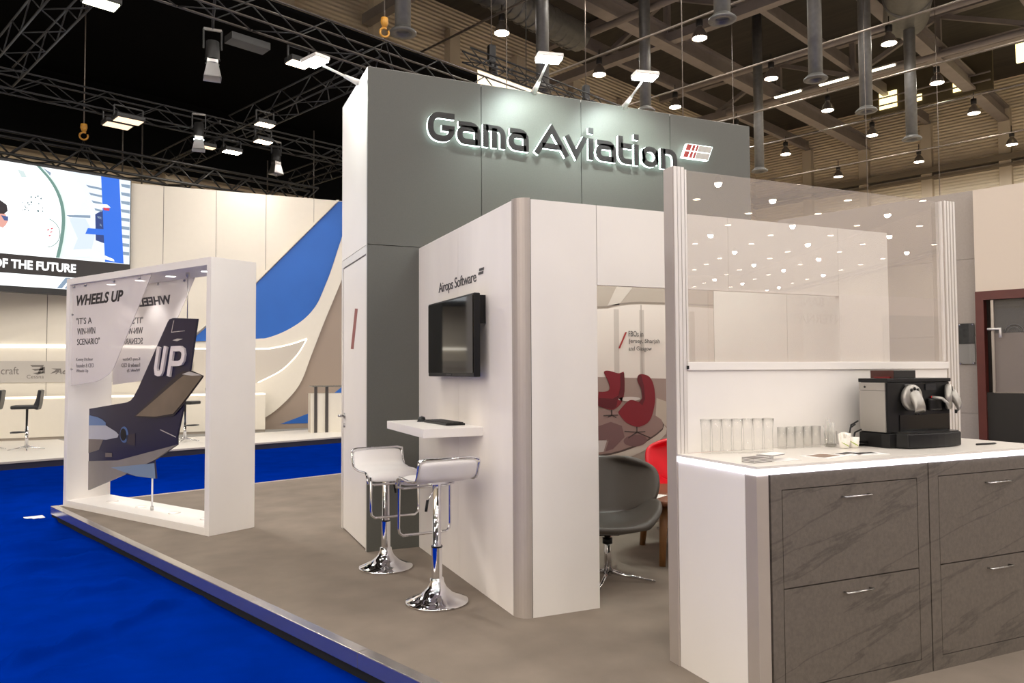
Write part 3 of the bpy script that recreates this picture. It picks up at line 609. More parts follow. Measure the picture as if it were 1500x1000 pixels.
# ------------------------------------------------------------------ bar stools
vinyl = mat('white_vinyl', (226,222,220), .35, noise=.02)
def bar_stool(label, loc, rz, zs, fr_):
    t = thing('bar_stool', label, 'bar stool', loc, rz, 'white bar stools')
    MB().lathe([(0,.002),(.2,.002),(.203,.008),(.195,.016),(.15,.03),(.10,.055),(.06,.095),(.045,.13),(.043,.15),(.03,.155)], 40).build('base', chrome, t)
    MB().lathe([(.034,.15),(.034,.345)], 20).build('column', chrome, t)
    MB().lathe([(.0345,.345),(.0345,.351),(.027,.352),(.027,zs-.03)], 20).build('column', chrome, t)
    MB().lathe([(.036,.343),(.036,.353)], 20).build('collar', blackp, t)
    prof = [(-.205,.125),(-.212,.11),(-.205,.09),(-.185,.035),(-.165,.008),(-.13,-.003),(-.03,-.012),(.08,-.008),(.14,-.008),(.175,-.022),(.195,-.05),(.198,-.075)]
    # cushion sheet with thickness and rounded corners
    def sheet(w, th, name, m, dz=0):
        b = MB(); V = []; F = []; n = len(prof); K = 9
        for i, (y, z) in enumerate(prof):
            p = Vector(prof[max(i-1,0)]); q_ = Vector(prof[min(i+1,n-1)]); d = (q_-p).normalized(); nn = Vector((-d.y, d.x))
            e = min(i, n-1-i); ww = w*(.86 if e == 0 else .95 if e == 1 else 1)
            for k in range(K):
                u = -1+2*k/(K-1); f = (1-abs(u)**6)**.5 if abs(u) < 1 else 0
                f = f*(.55 if e == 0 else 1)
                V.append((u*ww, y+nn.x*th*f/2, z+nn.y*th*f/2+dz))
            for k in range(K-1, -1, -1):
                u = -1+2*k/(K-1); f = (1-abs(u)**6)**.5 if abs(u) < 1 else 0
                f = f*(.55 if e == 0 else 1)
                V.append((u*ww, y-nn.x*th*f/2, z-nn.y*th*f/2+dz))
        S = 2*K
        for i in range(n-1):
            for k in range(S): F.append((i*S+k, i*S+(k+1) % S, (i+1)*S+(k+1) % S, (i+1)*S+k))
        F += [tuple(range(S)), tuple((n-1)*S+k for k in range(S))[::-1]]
        b.add(V, F, True); o = b.build(name, m, t, (0,0,zs)); md = o.modifiers.new('s', 'SUBSURF'); md.levels = md.render_levels = 1; return o
    st = sheet(.195, .03, 'seat', vinyl)
    pts = [(-.2, y, z) for y, z in prof]; pts2 = [(.2, y, z) for y, z in prof][::-1]
    MB().tube(pts+[(-.15,.2,-.088),(.15,.2,-.088)]+pts2+[(.16,-.208,.135),(-.16,-.208,.135)], .009, 8, closed=True).build('edge_tube', chrome, st)
    MB().box(-.06,-.06,-.04,.06,.06,-.026).build('mounting_plate', chrome, t, (0,0,zs))
    MB().tube([(-.172,.10,zs-.02),(-.175,.19,zs-.04),(-.178,.205,zs-.07),(-.18,.21,zs-fr_+.055),(-.175,.212,zs-fr_+.02),(-.15,.214,zs-fr_),(.15,.214,zs-fr_),(.175,.212,zs-fr_+.02),(.18,.21,zs-fr_+.055),(.178,.205,zs-.07),(.175,.19,zs-.04),(.172,.10,zs-.02)], .009, 8).build('footrest', chrome, t)
    MB().tube([(-.02,-.03,zs-.05),(-.085,-.06,zs-.14)], .004, 6).build('lever', chrome, t); MB().tube([(-.085,-.06,zs-.13),(-.10,-.068,zs-.20)], .009, 8).build('lever_grip', blackp, t)
    return t
bar_stool('white low-back bar stool behind the wall shelf by the door', (1.415,5.57,0), R(184), .735, .32)
bar_stool('white low-back bar stool in front of the wall shelf, nearest the camera', (1.50,4.61,0), R(4), .785, .395)

# ------------------------------------------------------------------ lounge chairs and table
def swan(name, label, loc, rz, m, legm):
    t = thing(name, label, 'chair', loc, rz, 'swivel lounge chairs')
    NU, NV = 16, 22; V = []
    for j in range(NV+1):
        v = j/NV
        if v < .45:   # seat, front to rear
            k = v/.45; y = -.30+.52*k; z = .40-.05*math.sin(math.pi*min(1, k*1.1))+.0*k; tilt = 0
        else:
            k = (v-.45)/.55; y = .22+.15*math.sin(k*1.2); z = .40-.05*math.sin(math.pi*1.1 if False else math.pi)+.42*k**.92
        if v < .45: wdt = .25+.12*math.sin(math.pi*min(1, (v/.45)*.9+.05)); arm = .20*math.sin(math.pi*min(1,(v/.45)*.95+.0))**.8 if 0 < v else 0; fwd = 0
        else: k = (v-.45)/.55; wdt = .29+.115*math.sin(math.pi*(.12+.62*k)); arm = .09*(1-k)**2; fwd = .17+.05*math.sin(math.pi*k)
        if v > .86: wdt *= math.sqrt(max(.0, 1-((v-.86)/.16)**2))
        if v < .06: wdt *= .85+.15*(v/.06)
        for i in range(NU+1):
            u = -1+2*i/NU; a = abs(u)
            V.append((u*wdt, y-fwd*a**2.2, z+arm*a**2.4))
    F = [(j*(NU+1)+i, j*(NU+1)+i+1, (j+1)*(NU+1)+i+1, (j+1)*(NU+1)+i) for j in range(NV) for i in range(NU)]
    o = MB().add(V, F, True).build('shell', m, t)
    md = o.modifiers.new('t', 'SOLIDIFY'); md.thickness = .045; md.offset = 0
    md = o.modifiers.new('s', 'SUBSURF'); md.levels = md.render_levels = 1
    MB().tube([(0,0,.03),(0,0,.33)], [.028,.022], 14).build('column', chrome, t); MB().tube([(0,0,.25),(0,0,.29)], .035, 14).build('collar', blackp, t)
    lg = MB().tube([(.02,0,.06),(.10,0,.04),(.33,0,.012)], [.02,.014,.009], 8).mesh('star_leg', chrome)
    for a in (-22, 68, 158, 248): place(lg, 'star_leg', t, (0,0,0), (0,0,R(a)))
    MB().box(-.07,-.07,.315,.07,.07,.33).build('seat_plate', blackp, t)
    return t
swan('lounge_chair', 'charcoal leather swivel lounge chair behind the white front panel', (2.745,4.60,0), R(-20), mat('charcoal_leather', (74,68,62), .42, bump=.05, bscale=120), chrome)
swan('lounge_chair', 'bright red swivel lounge chair beside the wooden table', (4.14,5.52,0), R(-42), mat('red_leather', (215,10,32), .38), chrome)
wood = mat('walnut', (122,72,46), .45, noise=.22, nscale=7, stretch=(1,9,1)); wood2 = mat('oak_leg', (134,92,52), .5, noise=.15, nscale=9, stretch=(4,4,.6))
ct = thing('coffee_table', 'low round wooden table between the lounge chairs', 'table', (3.60,4.98,0))
MB().lathe([(0,.45),(.44,.45),(.45,.46),(.45,.485),(.44,.49),(0,.49)], 40).build('top', wood, ct)
for a in (219, 98, 339): c, s = math.cos(R(a)), math.sin(R(a)); MB().tube([(c*.33,s*.33,.45),(c*.40,s*.40,0)], [.035,.024], 10).build('leg', wood2, ct)
tag(MB().box(-.1,-.07,0,.1,.07,.004).build('paper_sheet', mat('paper_white', (240,236,230), .6), None, (3.32,4.88,.4905), (0,0,.5)), 'white paper lying on the wooden table', 'paper')

# ------------------------------------------------------------------ coffee counter
slate = mat('dark_slate_laminate', (98,90,83), .55, noise=.12, nscale=60, bump=.06, bscale=160, ndetail=6)
def veins(M):
    nt = M.node_tree; b = nt.nodes['Principled BSDF']; src = b.inputs['Base Color'].links[0].from_socket
    tc = nt.nodes.new('ShaderNodeTexCoord'); mp = nt.nodes.new('ShaderNodeMapping'); mp.inputs['Rotation'].default_value = (0, R(15), 0); mp0 = mp; mp = nt.nodes.new('ShaderNodeMapping'); mp.inputs['Scale'].default_value = (.35,1,2.6); nt.links.new(mp0.outputs[0], mp.inputs[0])
    n = nt.nodes.new('ShaderNodeTexNoise'); n.inputs['Scale'].default_value = 2.2; n.inputs['Detail'].default_value = 6; n.inputs['Roughness'].default_value = .55
    nt.links.new(tc.outputs['Object'], mp0.inputs[0]); nt.links.new(mp.outputs[0], n.inputs['Vector'])
    rp = nt.nodes.new('ShaderNodeValToRGB'); e = rp.color_ramp.elements; e[0].position = .475; e[0].color = (1,1,1,1); e[1].position = .525; e[1].color = (1,1,1,1); k = rp.color_ramp.elements.new(.5); k.color = (.66,.66,.66,1)
    nt.links.new(n.outputs['Fac'], rp.inputs[0])
    mx = nt.nodes.new('ShaderNodeMix'); mx.data_type = 'RGBA'; mx.blend_type = 'MULTIPLY'; mx.inputs[0].default_value = 1
    nt.links.new(src, mx.inputs[6]); nt.links.new(rp.outputs[0], mx.inputs[7]); nt.links.new(mx.outputs[2], b.inputs['Base Color'])
veins(slate)
def unit(label, x0, x1, dx0, dx1):
    t = thing('drawer_cabinet', label, 'cabinet', (0,0,0), 0, 'counter drawer cabinets')
    MB().box(x0, 2.585, 0, x1, 3.10, 1.0).build('carcass', dark, t)
    MB().box(x0+.004, 2.56, 0, dx0, 2.585, 1.0).build('frame_stile', slate, t); MB().box(dx1, 2.56, 0, x1, 2.585, 1.0).build('frame_stile', slate, t)
    MB().box(dx0, 2.56, .932, dx1, 2.585, 1.0).build('frame_rail', slate, t); MB().box(dx0, 2.56, 0, dx1, 2.585, .066).build('frame_rail', slate, t)
    for z0, z1 in ((.07,.498),(.504,.928)):
        d = MB().box(dx0+.004, 2.5605, z0, dx1-.004, 2.58, z1).build('drawer', slate, t)
        c = (dx0+dx1)/2+.012
        MB().tube([(c-.08,2.56,z1-.05),(c-.08,2.535,z1-.05),(c+.08,2.535,z1-.05),(c+.08,2.56,z1-.05)], .0045, 8).build('handle', steel, d)
unit('slate grey two-drawer cabinet at the left end of the counter', 2.345, 3.33, 2.41, 3.256)
unit('slate grey two-drawer cabinet at the right end of the counter', 3.334, 4.28, 3.402, 4.238)
ce = thing('counter_end', 'white end panel and aluminium corner post of the counter', 'panel')
MB().box(2.272, 2.635, 0, 2.30, 3.118, 1.0).build('end_panel', white, ce)
MB().box(2.27, 2.56, 0, 2.338, 2.633, 1.0).build('corner_post', alu, ce, bevel=.004)
wt = thing('counter_worktop', 'white counter worktop with glowing edge strip', 'worktop')
MB().box(2.268, 2.556, 1.027, 4.283, 3.118, 1.04).build('slab', mat('worktop_white', (232,226,218), .25), wt)
MB().box(2.272, 2.562, 1.0, 4.279, 3.118, 1.003).build('tray', aluw, wt)
MB().box(2.267, 2.555, 1.003, 4.281, 2.566, 1.027).build('light_strip', led, wt); MB().box(2.267, 2.566, 1.003, 2.278, 3.116, 1.027).build('light_strip', led, wt)
# glass screen
gs = thing('glass_screen', 'tall clear glass screen in aluminium posts behind the counter', 'screen')
MB().box(2.263, 3.12, 0, 2.335, 3.20, 2.487).build('post', alu, gs, bevel=.003); MB().box(2.34, 3.125, 1.5, 2.352, 3.16, 2.478).build('glazing_bead', aluw, gs)
for i in range(3): MB().box(2.268+.022*i, 3.116, 1.04, 2.286+.022*i, 3.121, 2.486).build('post_rib', aluw, gs)
MB().box(4.255, 3.12, 0, 4.365, 3.20, 2.482).build('post', alu, gs, bevel=.003); MB().box(4.24, 3.125, 1.5, 4.255, 3.16, 2.478).build('glazing_bead', aluw, gs)
for i in range(4): MB().box(4.262+.026*i, 3.116, 1.04, 4.276+.026*i, 3.121, 2.482).build('post_rib', aluw, gs)
MB().box(2.336, 3.122, 1.04, 4.254, 3.155, 1.455).build('lower_panel', white, gs)
MB().box(2.336, 3.108, 1.455, 4.254, 3.165, 1.497).build('rail', white, gs, bevel=.003)
MB().box(2.352, 3.138, 1.497, 4.24, 3.144, 2.478).build('pane', glass, gs)
MB().box(2.33, 3.104, 1.462, 2.337, 3.12, 1.478).build('clip', blackp, gs)

# coffee machine
ZT = 1.0405
silver = mat('machine_silver', (168,164,158), .38, .7); bodyb = mat('machine_black', (11,11,11), .35, spec=.35)
cm = thing('coffee_machine', 'black and silver twin-head coffee machine on the counter', 'coffee machine', (3.40, 2.84, ZT))
MB().box(.0, 0, .075, .485, .17, .345).build('body', bodyb, cm, bevel=.006)
MB().box(-.006, -.008, .345, .488, .175, .365).build('top_plate', blackp, cm, bevel=.003)
MB().box(-.007, .006, .082, 0, .168, .30).build('side_panel', silver, cm); MB().box(-.008, .006, .302, 0, .168, .343).build('side_panel', silver, cm)
MB().lathe([(.006,0),(.006,.003),(0,.003)], 8).build('screw', blackp, cm, (-.008,.13,.32), (0,-math.pi/2,0))
pb = [(0,.17),(-.005,.1)]+[(-.004+.02*math.sin(i/4), .1-.03*i) for i in range(1,4)]+[(.05,-.02),(.485,-.02),(.488,.17)]
MB().prism([(-.006,.175),(-.01,.03),(.0,-.012),(.04,-.022),(.488,-.022),(.488,.175)], 0, .075, 'xy').build('base', blackp, cm, bevel=.004)
tr = [(.03,-.03),(.05,-.085)]+[(.05+.40*k/8, -.085-.018*math.sin(math.pi*k/8)) for k in range(1, 8)]+[(.45,-.085),(.478,-.06),(.485,-.02),(.48,.02),(.03,.02)]
MB().prism(tr, .004, .078, 'xy').build('drip_tray', blackp, cm, bevel=.006)
gr = MB().prism([(x*.96+.01, y*.93+.0) for x, y in tr], .079, .083, 'xy').build('grid', mat('tray_grid', (40,38,36), .35, .4), cm)
MB().box(.09, -.004, .08, .47, .002, .17).build('recess_panel', blackg, cm); MB().box(.29, -.006, .30, .37, .0, .335).build('display', mat('display_dark', (34,36,40), .1), cm)
text('NESPRESSO', mat('badge_silver', (150,150,150), .4), cm, (.135, -.0015, .325), fit=(.07, .009), ext=.0005, name='badge')
def brew(x, name='brew_head'):
    hdd = MB().lathe([(0,.0),(.062,.0),(.07,.01),(.07,.028),(.062,.034),(0,.036)], 28).build(name, silver, cm, (x,0,.262), (math.pi/2,0,0))
    for a in (60, 90, 120): MB().lathe([(.009,0),(.009,.003),(0,.003)], 10).build('button', blackp, hdd, (.048*math.cos(R(a)), .048*math.sin(R(a)), .036))
    b = MB(); secs = [(.036,.034,.038,.012),(.038,.034,.05,-.008),(.037,.032,.062,-.032),(.038,.026,.068,-.055),(.04,.014,.066,-.072)]
    V = []; 
    for wx, wz, dep, cy in secs:
        for k in range(14): t = 2*math.pi*k/14; V.append((wx*math.cos(t), cy+wz*.8*math.sin(t), dep+.012*math.sin(t)))
    F = [(i*14+k, i*14+(k+1) % 14, (i+1)*14+(k+1) % 14, (i+1)*14+k) for i in range(len(secs)-1) for k in range(14)]+[tuple((len(secs)-1)*14+k for k in range(14))]
    V0 = [(p[0], p[1], .03) for p in V[:14]]; n0 = len(V); F += [(n0+k, n0+(k+1) % 14, (k+1) % 14, k) for k in range(14)]
    b.add(V+V0, F, True).build('spout_arm', silver, hdd)
    MB().tube([(-.02,-.05,.088),(.02,-.05,.088)], .006, 8).build('slot', blackp, hdd, (0,.03,-.022))
    MB().tube([(-.012,-.07,.05),(-.012,-.09,.05)], .006, 8).build('nozzle', blackp, hdd); MB().tube([(.012,-.07,.05),(.012,-.09,.05)], .006, 8).build('nozzle', blackp, hdd)
    return hdd
brew(.165)
hd2 = brew(.455); hd2.rotation_euler = (math.pi/2, 0, R(35)); hd2.location = (.455, .005, .262)
MB().tube([(.335,-.005,.26),(.37,-.04,.255),(.39,-.055,.23),(.395,-.058,.2)], .009, 8).build('steam_lever', silver, cm); MB().tube([(.34,-.002,.262),(.34,-.012,.262)], .006, 8).build('indicator', mat('red_led', (200,20,30), .4, emit=.5), cm)
MB().box(.30, -.02, .19, .40, .0, .255).build('water_block', bodyb, cm, bevel=.01)
bx = thing('capsule_box', 'dark wooden capsule box on top of the coffee machine', 'box', (3.495, 2.87, 1.406))
MB().box(0,0,0,.165,.15,.042).build('body', mat('box_dark', (28,26,25), .4), bx, bevel=.002); MB().box(-.003,.002,.0,.0,.148,.042).build('side', mat('box_brown', (72,32,24), .4), bx)
MB().box(-.012,.02,.0,-.003,.12,.008).build('red_tray', mat('box_red', (120,24,24), .4), bx)
# cable loops behind the machine
def loop(pts): return MB().tube(pts, .0045, 6)
cb = thing('power_cable', 'looped black cable behind the coffee machine', 'cable', (3.39, 2.98, ZT))
for k, (hh, dd, s) in enumerate(((.135,.13,0),(.115,.10,.02),(.09,.12,-.02))):
    loop([(0.0, s, .02), (-.05-dd*.3, s, .03), (-dd*.75, s+.01, hh*.5), (-dd*.55, s+.02, hh*.85), (-.02, s+.02, hh)]).build('loop', blackp, cb)
MB().tube([(.0,.0,.006),(-.06,.02,.006),(-.09,-.01,.006)], .006, 6).build('lead', blackp, cb)

# tumblers
tall = MB().lathe([(0,.004),(.021,.004),(.022,.0),(.0235,.002),(.024,.03),(.0225,.07),(.0235,.12),(.0285,.17),(.0275,.171),(.0222,.12),(.0212,.07),(.0215,.012),(0,.012)], 20).mesh('tumbler', tumbler)
short = MB().lathe([(0,.003),(.022,.003),(.023,0),(.024,.003),(.0255,.112),(.0245,.113),(.0225,.012),(0,.012)], 20).mesh('tumbler', tumbler)
LT = ['leftmost tall glass tumbler on the counter','second tall tumbler from the aluminium post','third tall tumbler from the aluminium post','middle tall tumbler of the front row','third tall tumbler counted from the short glasses','second tall tumbler counted from the short glasses','tall tumbler standing next to the short glasses']
for i in range(7): tag(place(tall, 'tall_tumbler', None, (2.395+.0545*i, 3.055-.013*i, ZT)), LT[i], 'glass', 'tall tumblers')
LS = ['short glass tumbler next to the tall glasses','second short tumbler from the tall glasses','middle short glass tumbler','second short tumbler from the straw glass','short glass tumbler next to the straw glass']
for i in range(5): tag(place(short, 'short_tumbler', None, (2.90+.057*i, 3.07-.002*i, ZT)), LS[i], 'glass', 'short tumblers')
sgx = thing('stirrer_glass', 'glass holding wrapped clear stirrers', 'glass', (3.20, 3.03, ZT))
MB().lathe([(0,.003),(.03,.003),(.031,0),(.032,.003),(.033,.085),(.0315,.085),(.029,.02),(0,.02)], 20).build('tumbler', tumbler, sgx)
MB().lathe([(0,.004),(.028,.004),(.028,.018),(0,.018)], 16).build('thick_base', glassmat('base_glass', (.72,.72,.70), 1.5), sgx)
stm = glassmat('stirrer_plastic', (.93,.93,.92), 1.6, haze=.35, hazecol=(245,243,240))
for i in range(14):
    a = random.uniform(0, 6.28); k = random.uniform(.2, .9); q0 = (.018*math.cos(a), .018*math.sin(a), .02); q1 = (.05*k*math.cos(a), .05*k*math.sin(a), random.uniform(.11, .15))
    MB().bar(q0, q1, .008, .0015).build('stirrer', stm, sgx)
cupw = mat('paper_cup', (238,234,226), .6); grn = mat('cup_green', (160,180,50), .6)
for (x, y, lab) in ((3.205, 2.945, 'left small white paper cup with green swoosh and sugar sachets'), (3.268, 2.94, 'right small white paper cup with green swoosh')):
    t = thing('paper_cup', lab, 'cup', (x, y, ZT), R(-25), 'paper cups'); MB().lathe([(0,.001),(.023,.001),(.029,.055),(.027,.055),(.022,.006),(0,.006)], 18).build('cup', cupw, t)
    MB().add([(.0265*math.cos(R(200+10*k))*1.012, .0265*math.sin(R(200+10*k))*1.012, .036-.0026*k+dz) for k in range(11) for dz in (0, .005)], [(2*k, 2*k+2, 2*k+3, 2*k+1) for k in range(10)], True).build('green_swoosh', grn, t)
    if 'sachet' in lab:
        for i in range(9):
            a = random.uniform(0, 6.28); s_ = MB().box(-.017,-.004,0,.017,.004,.052).build('sachet', mat('paper_white'), t, (.011*math.cos(a), .011*math.sin(a), .03), (random.uniform(-.3,.3), random.uniform(-.35,.35), a))
# leaflets
cd = thing('card_stack', 'fanned stack of white cards near the counter corner', 'cards', (2.43, 2.70, ZT), R(8))
for i in range(10): MB().box(-.065, -.035, .0031*i, .065-.000*i, .035, .0031*i+.0026).build('card', mat('card_white', (235,232,230), .5) if i % 2 else mat('card_grey', (120,112,108), .5), cd, (-.03+.011*i*(i>6), 0, 0), (0, 0, .02*i*(i > 6)))
MB().box(.0,-.05,0,.16,.03,.002).build('card', MATS['card_white'], cd, (.03,0,0), (0,0,-.15))
lf = thing('leaflet', 'leaflet with brown picture lying on the counter', 'leaflet', (2.83, 2.72, ZT), R(15)); MB().box(-.1,-.07,0,.1,.07,.002).build('sheet', MATS['card_white'], lf); MB().box(-.07,-.04,.002,.07,.055,.0026).build('picture', mat('leaf_brown', (140,116,98), .5, noise=.3, nscale=30), lf)
for (x, y, a, lab) in ((3.02,2.735,.3,'dark leaflet nearest the paper cups'), (3.10,2.70,-.2,'dark leaflet between the brown leaflet and the coffee machine')):
    lf = thing('leaflet', lab, 'leaflet', (x, y, ZT), a, 'counter leaflets'); MB().box(-.08,-.05,0,.08,.05,.002).build('sheet', MATS['card_white'], lf); MB().box(-.07,.0,.002,.05,.045,.0026).build('picture', mat('leaf_dark', (52,48,48), .5), lf)
tag(MB().tube([(-.08,0,.005),(.06,0,.005),(.075,0,.004)], [.005,.005,.001], 8).build('pen', blackp, None, (4.03,2.735,ZT), (0,0,-.05)), 'black pen lying at the right end of the counter', 'pen')

# ------------------------------------------------------------------ WHEELS UP display frame
fr = thing('display_frame', 'white box frame holding an aircraft tail display', 'display frame', (.245, 7.275, 0), math.atan2(-.856, .517))
FW, FD, FH, FT = 2.725, .475, 2.5, .07
face = mat('frame_front_edge', (222,212,204), .45)
for nm, b_ in (('right_side', (-FT,0,0,0,FD,FH)), ('left_side', (-FW,0,0,-FW+FT,FD,FH)), ('top_board', (-FW+FT,0,FH-FT,-FT,FD,FH)), ('base_board', (-FW+FT,0,0,-FT,FD,FT))):
    MB().box(*b_).build(nm, white, fr, bevel=.002)
dlm = mat('downlight_glow', (255,250,240), .5, emit=9)
for x in (-2.25, -1.66, -1.08, -.46):
    dl = MB().lathe([(.0,-.003),(.05,-.003),(.055,-.006),(.062,0)], 20).build('downlight', aluw, fr, (x, .25, FH-FT)); MB().lathe([(0,-.004),(.048,-.004)], 18).build('lens', dlm, dl)
    light('SPOT', 'downlight_beam', dl, (0,0,-.02), 9, (1,.97,.92), spot_size=R(100), spot_blend=.6, shadow_soft_size=.04)
for x in (-2.14,-1.56,-.95,-.41): MB().lathe([(0,.012),(.05,.012),(.058,.006),(.058,0)], 20).build('floor_light', aluw, fr, (x, .24, FT))
pan = glassmat('frosted_print_panel', (.93,.92,.92), 1.45, haze=.5, hazecol=(236,230,228))
FP = [(-2.65,2.425),(-1.045,2.425),(-1.672,1.603),(-1.75,1.50),(-1.85,1.44),(-1.98,1.395),(-2.114,1.363),(-2.65,1.32)]
fpn = MB().prism(FP, .03, .036).build('print_panel', pan, fr); bpn = MB().prism([(x+.09, z) for x, z in FP], .436, .442).build('print_panel', pan, fr)
ft = mat('print_ink', (38,36,40), .55)
text('WHEELS UP', ft, fpn, (-2.56, .0295, 2.19), fit=(.985, .118), shear=.22, bold=.035, name='headline')
for i, s in enumerate(('"IT\'S A', 'WIN-WIN', 'SCENARIO"')): text(s, ft, fpn, (-2.56 if i == 0 else -2.53, .0295, 1.988-.113*i), fit=((.345,.39,.49)[i], .07), name='quote_line')
for i, s in enumerate(('Kenny Dichter', 'Founder & CEO', 'Wheels Up')): text(s, mat('print_ink_grey', (96,92,96), .55), fpn, (-2.545, .0295, 1.578-.062*i), fit=((.37,.385,.27)[i], .044), name='caption_line')
RB = (math.pi/2, 0, math.pi)
ftl = mat('print_ink_mirrored', (58,56,62), .55)
text('WHEELS UP', ftl, bpn, (-1.40, .4345, 2.178), RB, fit=(.985, .10), shear=.22, bold=.035, name='headline')
for i, s in enumerate(('"IT\'S A', 'WIN-WIN', 'SCENARIO"')): text(s, ftl, bpn, (-1.93, .4345, 1.998-.113*i), RB, fit=((.345,.39,.49)[i], .07), name='quote_line')
for i, s in enumerate(('Kenny Dichter', 'Founder & CEO', 'Wheels Up')): text(s, MATS['print_ink_grey'], bpn, (-1.98, .4345, 1.582-.062*i), RB, fit=((.37,.385,.27)[i], .044), name='caption_line')
for x in (-2.6, -2.35, -1.75, -1.25): MB().lathe([(.012,0),(.012,.02),(0,.02)], 10).build('standoff', steel, fpn, (x, .03, 2.405), (math.pi/2,0,0)); MB().lathe([(.012,0),(.012,.02),(0,.02)], 10).build('standoff', steel, bpn, (x+.12, .436, 2.405), (math.pi/2,0,0))
for z in (1.5, 2.1): MB().lathe([(.01,0),(.01,.015),(0,.015)], 10).build('standoff', steel, fpn, (-2.63, .03, z), (math.pi/2,0,0))
# tail cut-out
tb = thing('tail_cutout', 'dark navy aircraft tail cut-out hung inside the white frame', 'cut-out', (.245, 7.275, 0), math.atan2(-.856, .517))
navy = mat('tail_navy', (22,21,54), .3, noise=.15, nscale=2); belly = mat('tail_belly_grey', (128,121,116), .4, noise=.12, nscale=2)
OUT = [(-2.573,1.059),(-1.775,1.147),(-1.70,1.17),(-1.648,1.205),(-1.56,1.295),(-1.025,1.96),(-.992,1.987),(-.927,1.996),(-.516,1.971),(-.63,1.471),(-.748,1.087),(-.839,.832),(-.837,.752),(-1.246,.573),(-1.208,.395),(-1.574,.391),(-1.792,.394),(-2.565,.164)]
MB().prism(OUT, .19, .21).build('board', navy, tb)
def tp(poly, k, m, name, par=tb, th=.0015): return MB().prism(poly, .19-th*k-th, .19-th*(k-1)-th, 'xz').build(name, m, par)
tp([(-2.572,.48),(-1.945,.529),(-1.403,.638),(-.837,.752),(-1.246,.573),(-1.792,.394),(-2.565,.164)], 1, belly, 'belly')
tp([(-2.076,.446),(-1.229,.547),(-1.208,.395),(-1.574,.391)], 2, mat('tail_fin_blue', (120,138,160), .35), 'ventral_fin')
tp([(-2.572,.876),(-2.205,.889),(-1.99,.83),(-1.934,.802),(-1.952,.772),(-2.181,.737),(-2.572,.724)], 1, mat('nacelle_grey', (172,172,180), .35, noise=.08, nscale=3), 'nacelle')
tp([(-2.572,.988),(-2.387,.973),(-2.28,.95),(-2.206,.919),(-2.205,.889),(-2.572,.876)], 1, mat('nacelle_blue', (92,118,160), .35), 'nacelle_top')
tp([(-2.572,.724),(-2.25,.737),(-2.34,.62),(-2.572,.57)], 1, mat('nacelle_under', (108,98,92), .4), 'nacelle_underside')
tp(ell(-1.821,.807,.085,.085,20), 1, mat('exhaust_ring', (70,100,150), .3), 'exhaust_ring'); tp(ell(-1.835,.807,.06,.065,18), 2, blackp, 'exhaust')
tp([(-1.80,.80),(-1.60,.83),(-1.6,.70),(-1.75,.71)], 1, mat('pylon_brown', (52,44,50), .4), 'pylon')
hs_ = mat('tailplane_bronze', (112,98,82), .35, noise=.15, nscale=3)
tp([(-1.62,1.0),(-.84,1.43),(-.724,1.468),(-.568,1.472),(-.379,1.425),(-.40,1.40),(-.60,1.24),(-.765,1.11),(-.875,1.035),(-1.2,1.0)], 2, mat('tailplane_edge', (48,42,44), .4), 'tailplane_edge', th=.004)
tp([(-1.56,1.012),(-.80,1.385),(-.70,1.43),(-.56,1.445),(-.395,1.418),(-.60,1.255),(-.765,1.13),(-.875,1.055),(-1.2,1.015)], 3, hs_, 'tailplane', th=.005)
tp([(-.72,1.44),(-.60,1.465),(-.40,1.43),(-.55,1.425)], 4, mat('tip_light', (190,184,178), .3), 'tailplane_tip', th=.005)
tp([(-.93,1.775),(-.85,1.79),(-.75,1.785),(-.85,1.765)], 1, MATS['tip_light'], 'beacon')
tp([(-.905,1.97),(-.945,1.86),(-.72,1.865),(-.72,1.86),(-.955,1.852),(-.915,1.97)], 1, MATS['tip_light'], 'rudder_line'); tp([(-1.13,.89),(-.85,.83),(-.85,.822),(-1.13,.882)], 1, MATS['tip_light'], 'tail_line')
tp([(-2.2,.55),(-2.06,.56),(-2.06,.60),(-2.2,.595)], 2, MATS['nacelle_under'], 'vent')
upw = mat('letter_white', (225,215,212), .4)
up_ = MB().stroke([(-1.145,1.715)]+[(-1.195,1.50)]+[(-1.185,1.455),(-1.15,1.445),(-1.11,1.45),(-1.085,1.48)]+[(-1.02,1.715)], .052, .165, .187).build('letter', upw, tb)
MB().stroke([(-.965,1.42),(-.90,1.69),(-.76,1.69),(-.715,1.67),(-.705,1.63),(-.72,1.58),(-.745,1.555),(-.79,1.545),(-.92,1.545)], .052, .165, .187).build('letter', upw, tb)
MB().tube([(-.695,.2,1.97),(-.695,.2,2.43)], .005, 6).build('hanging_rod', steel, tb); MB().lathe([(.02,0),(.02,-.03),(.006,-.05)], 12).build('rod_cap', steel, tb, (-.695,.2,2.43))
MB().tube([(-1.285,.2,.40),(-1.285,.2,.08)], .009, 8).build('support_rod', mat('rod_white', (225,225,228), .3), tb); MB().tube([(-1.285,.2,.07),(-1.285,.2,.11)], .016, 8).build('rod_foot', steel, tb)

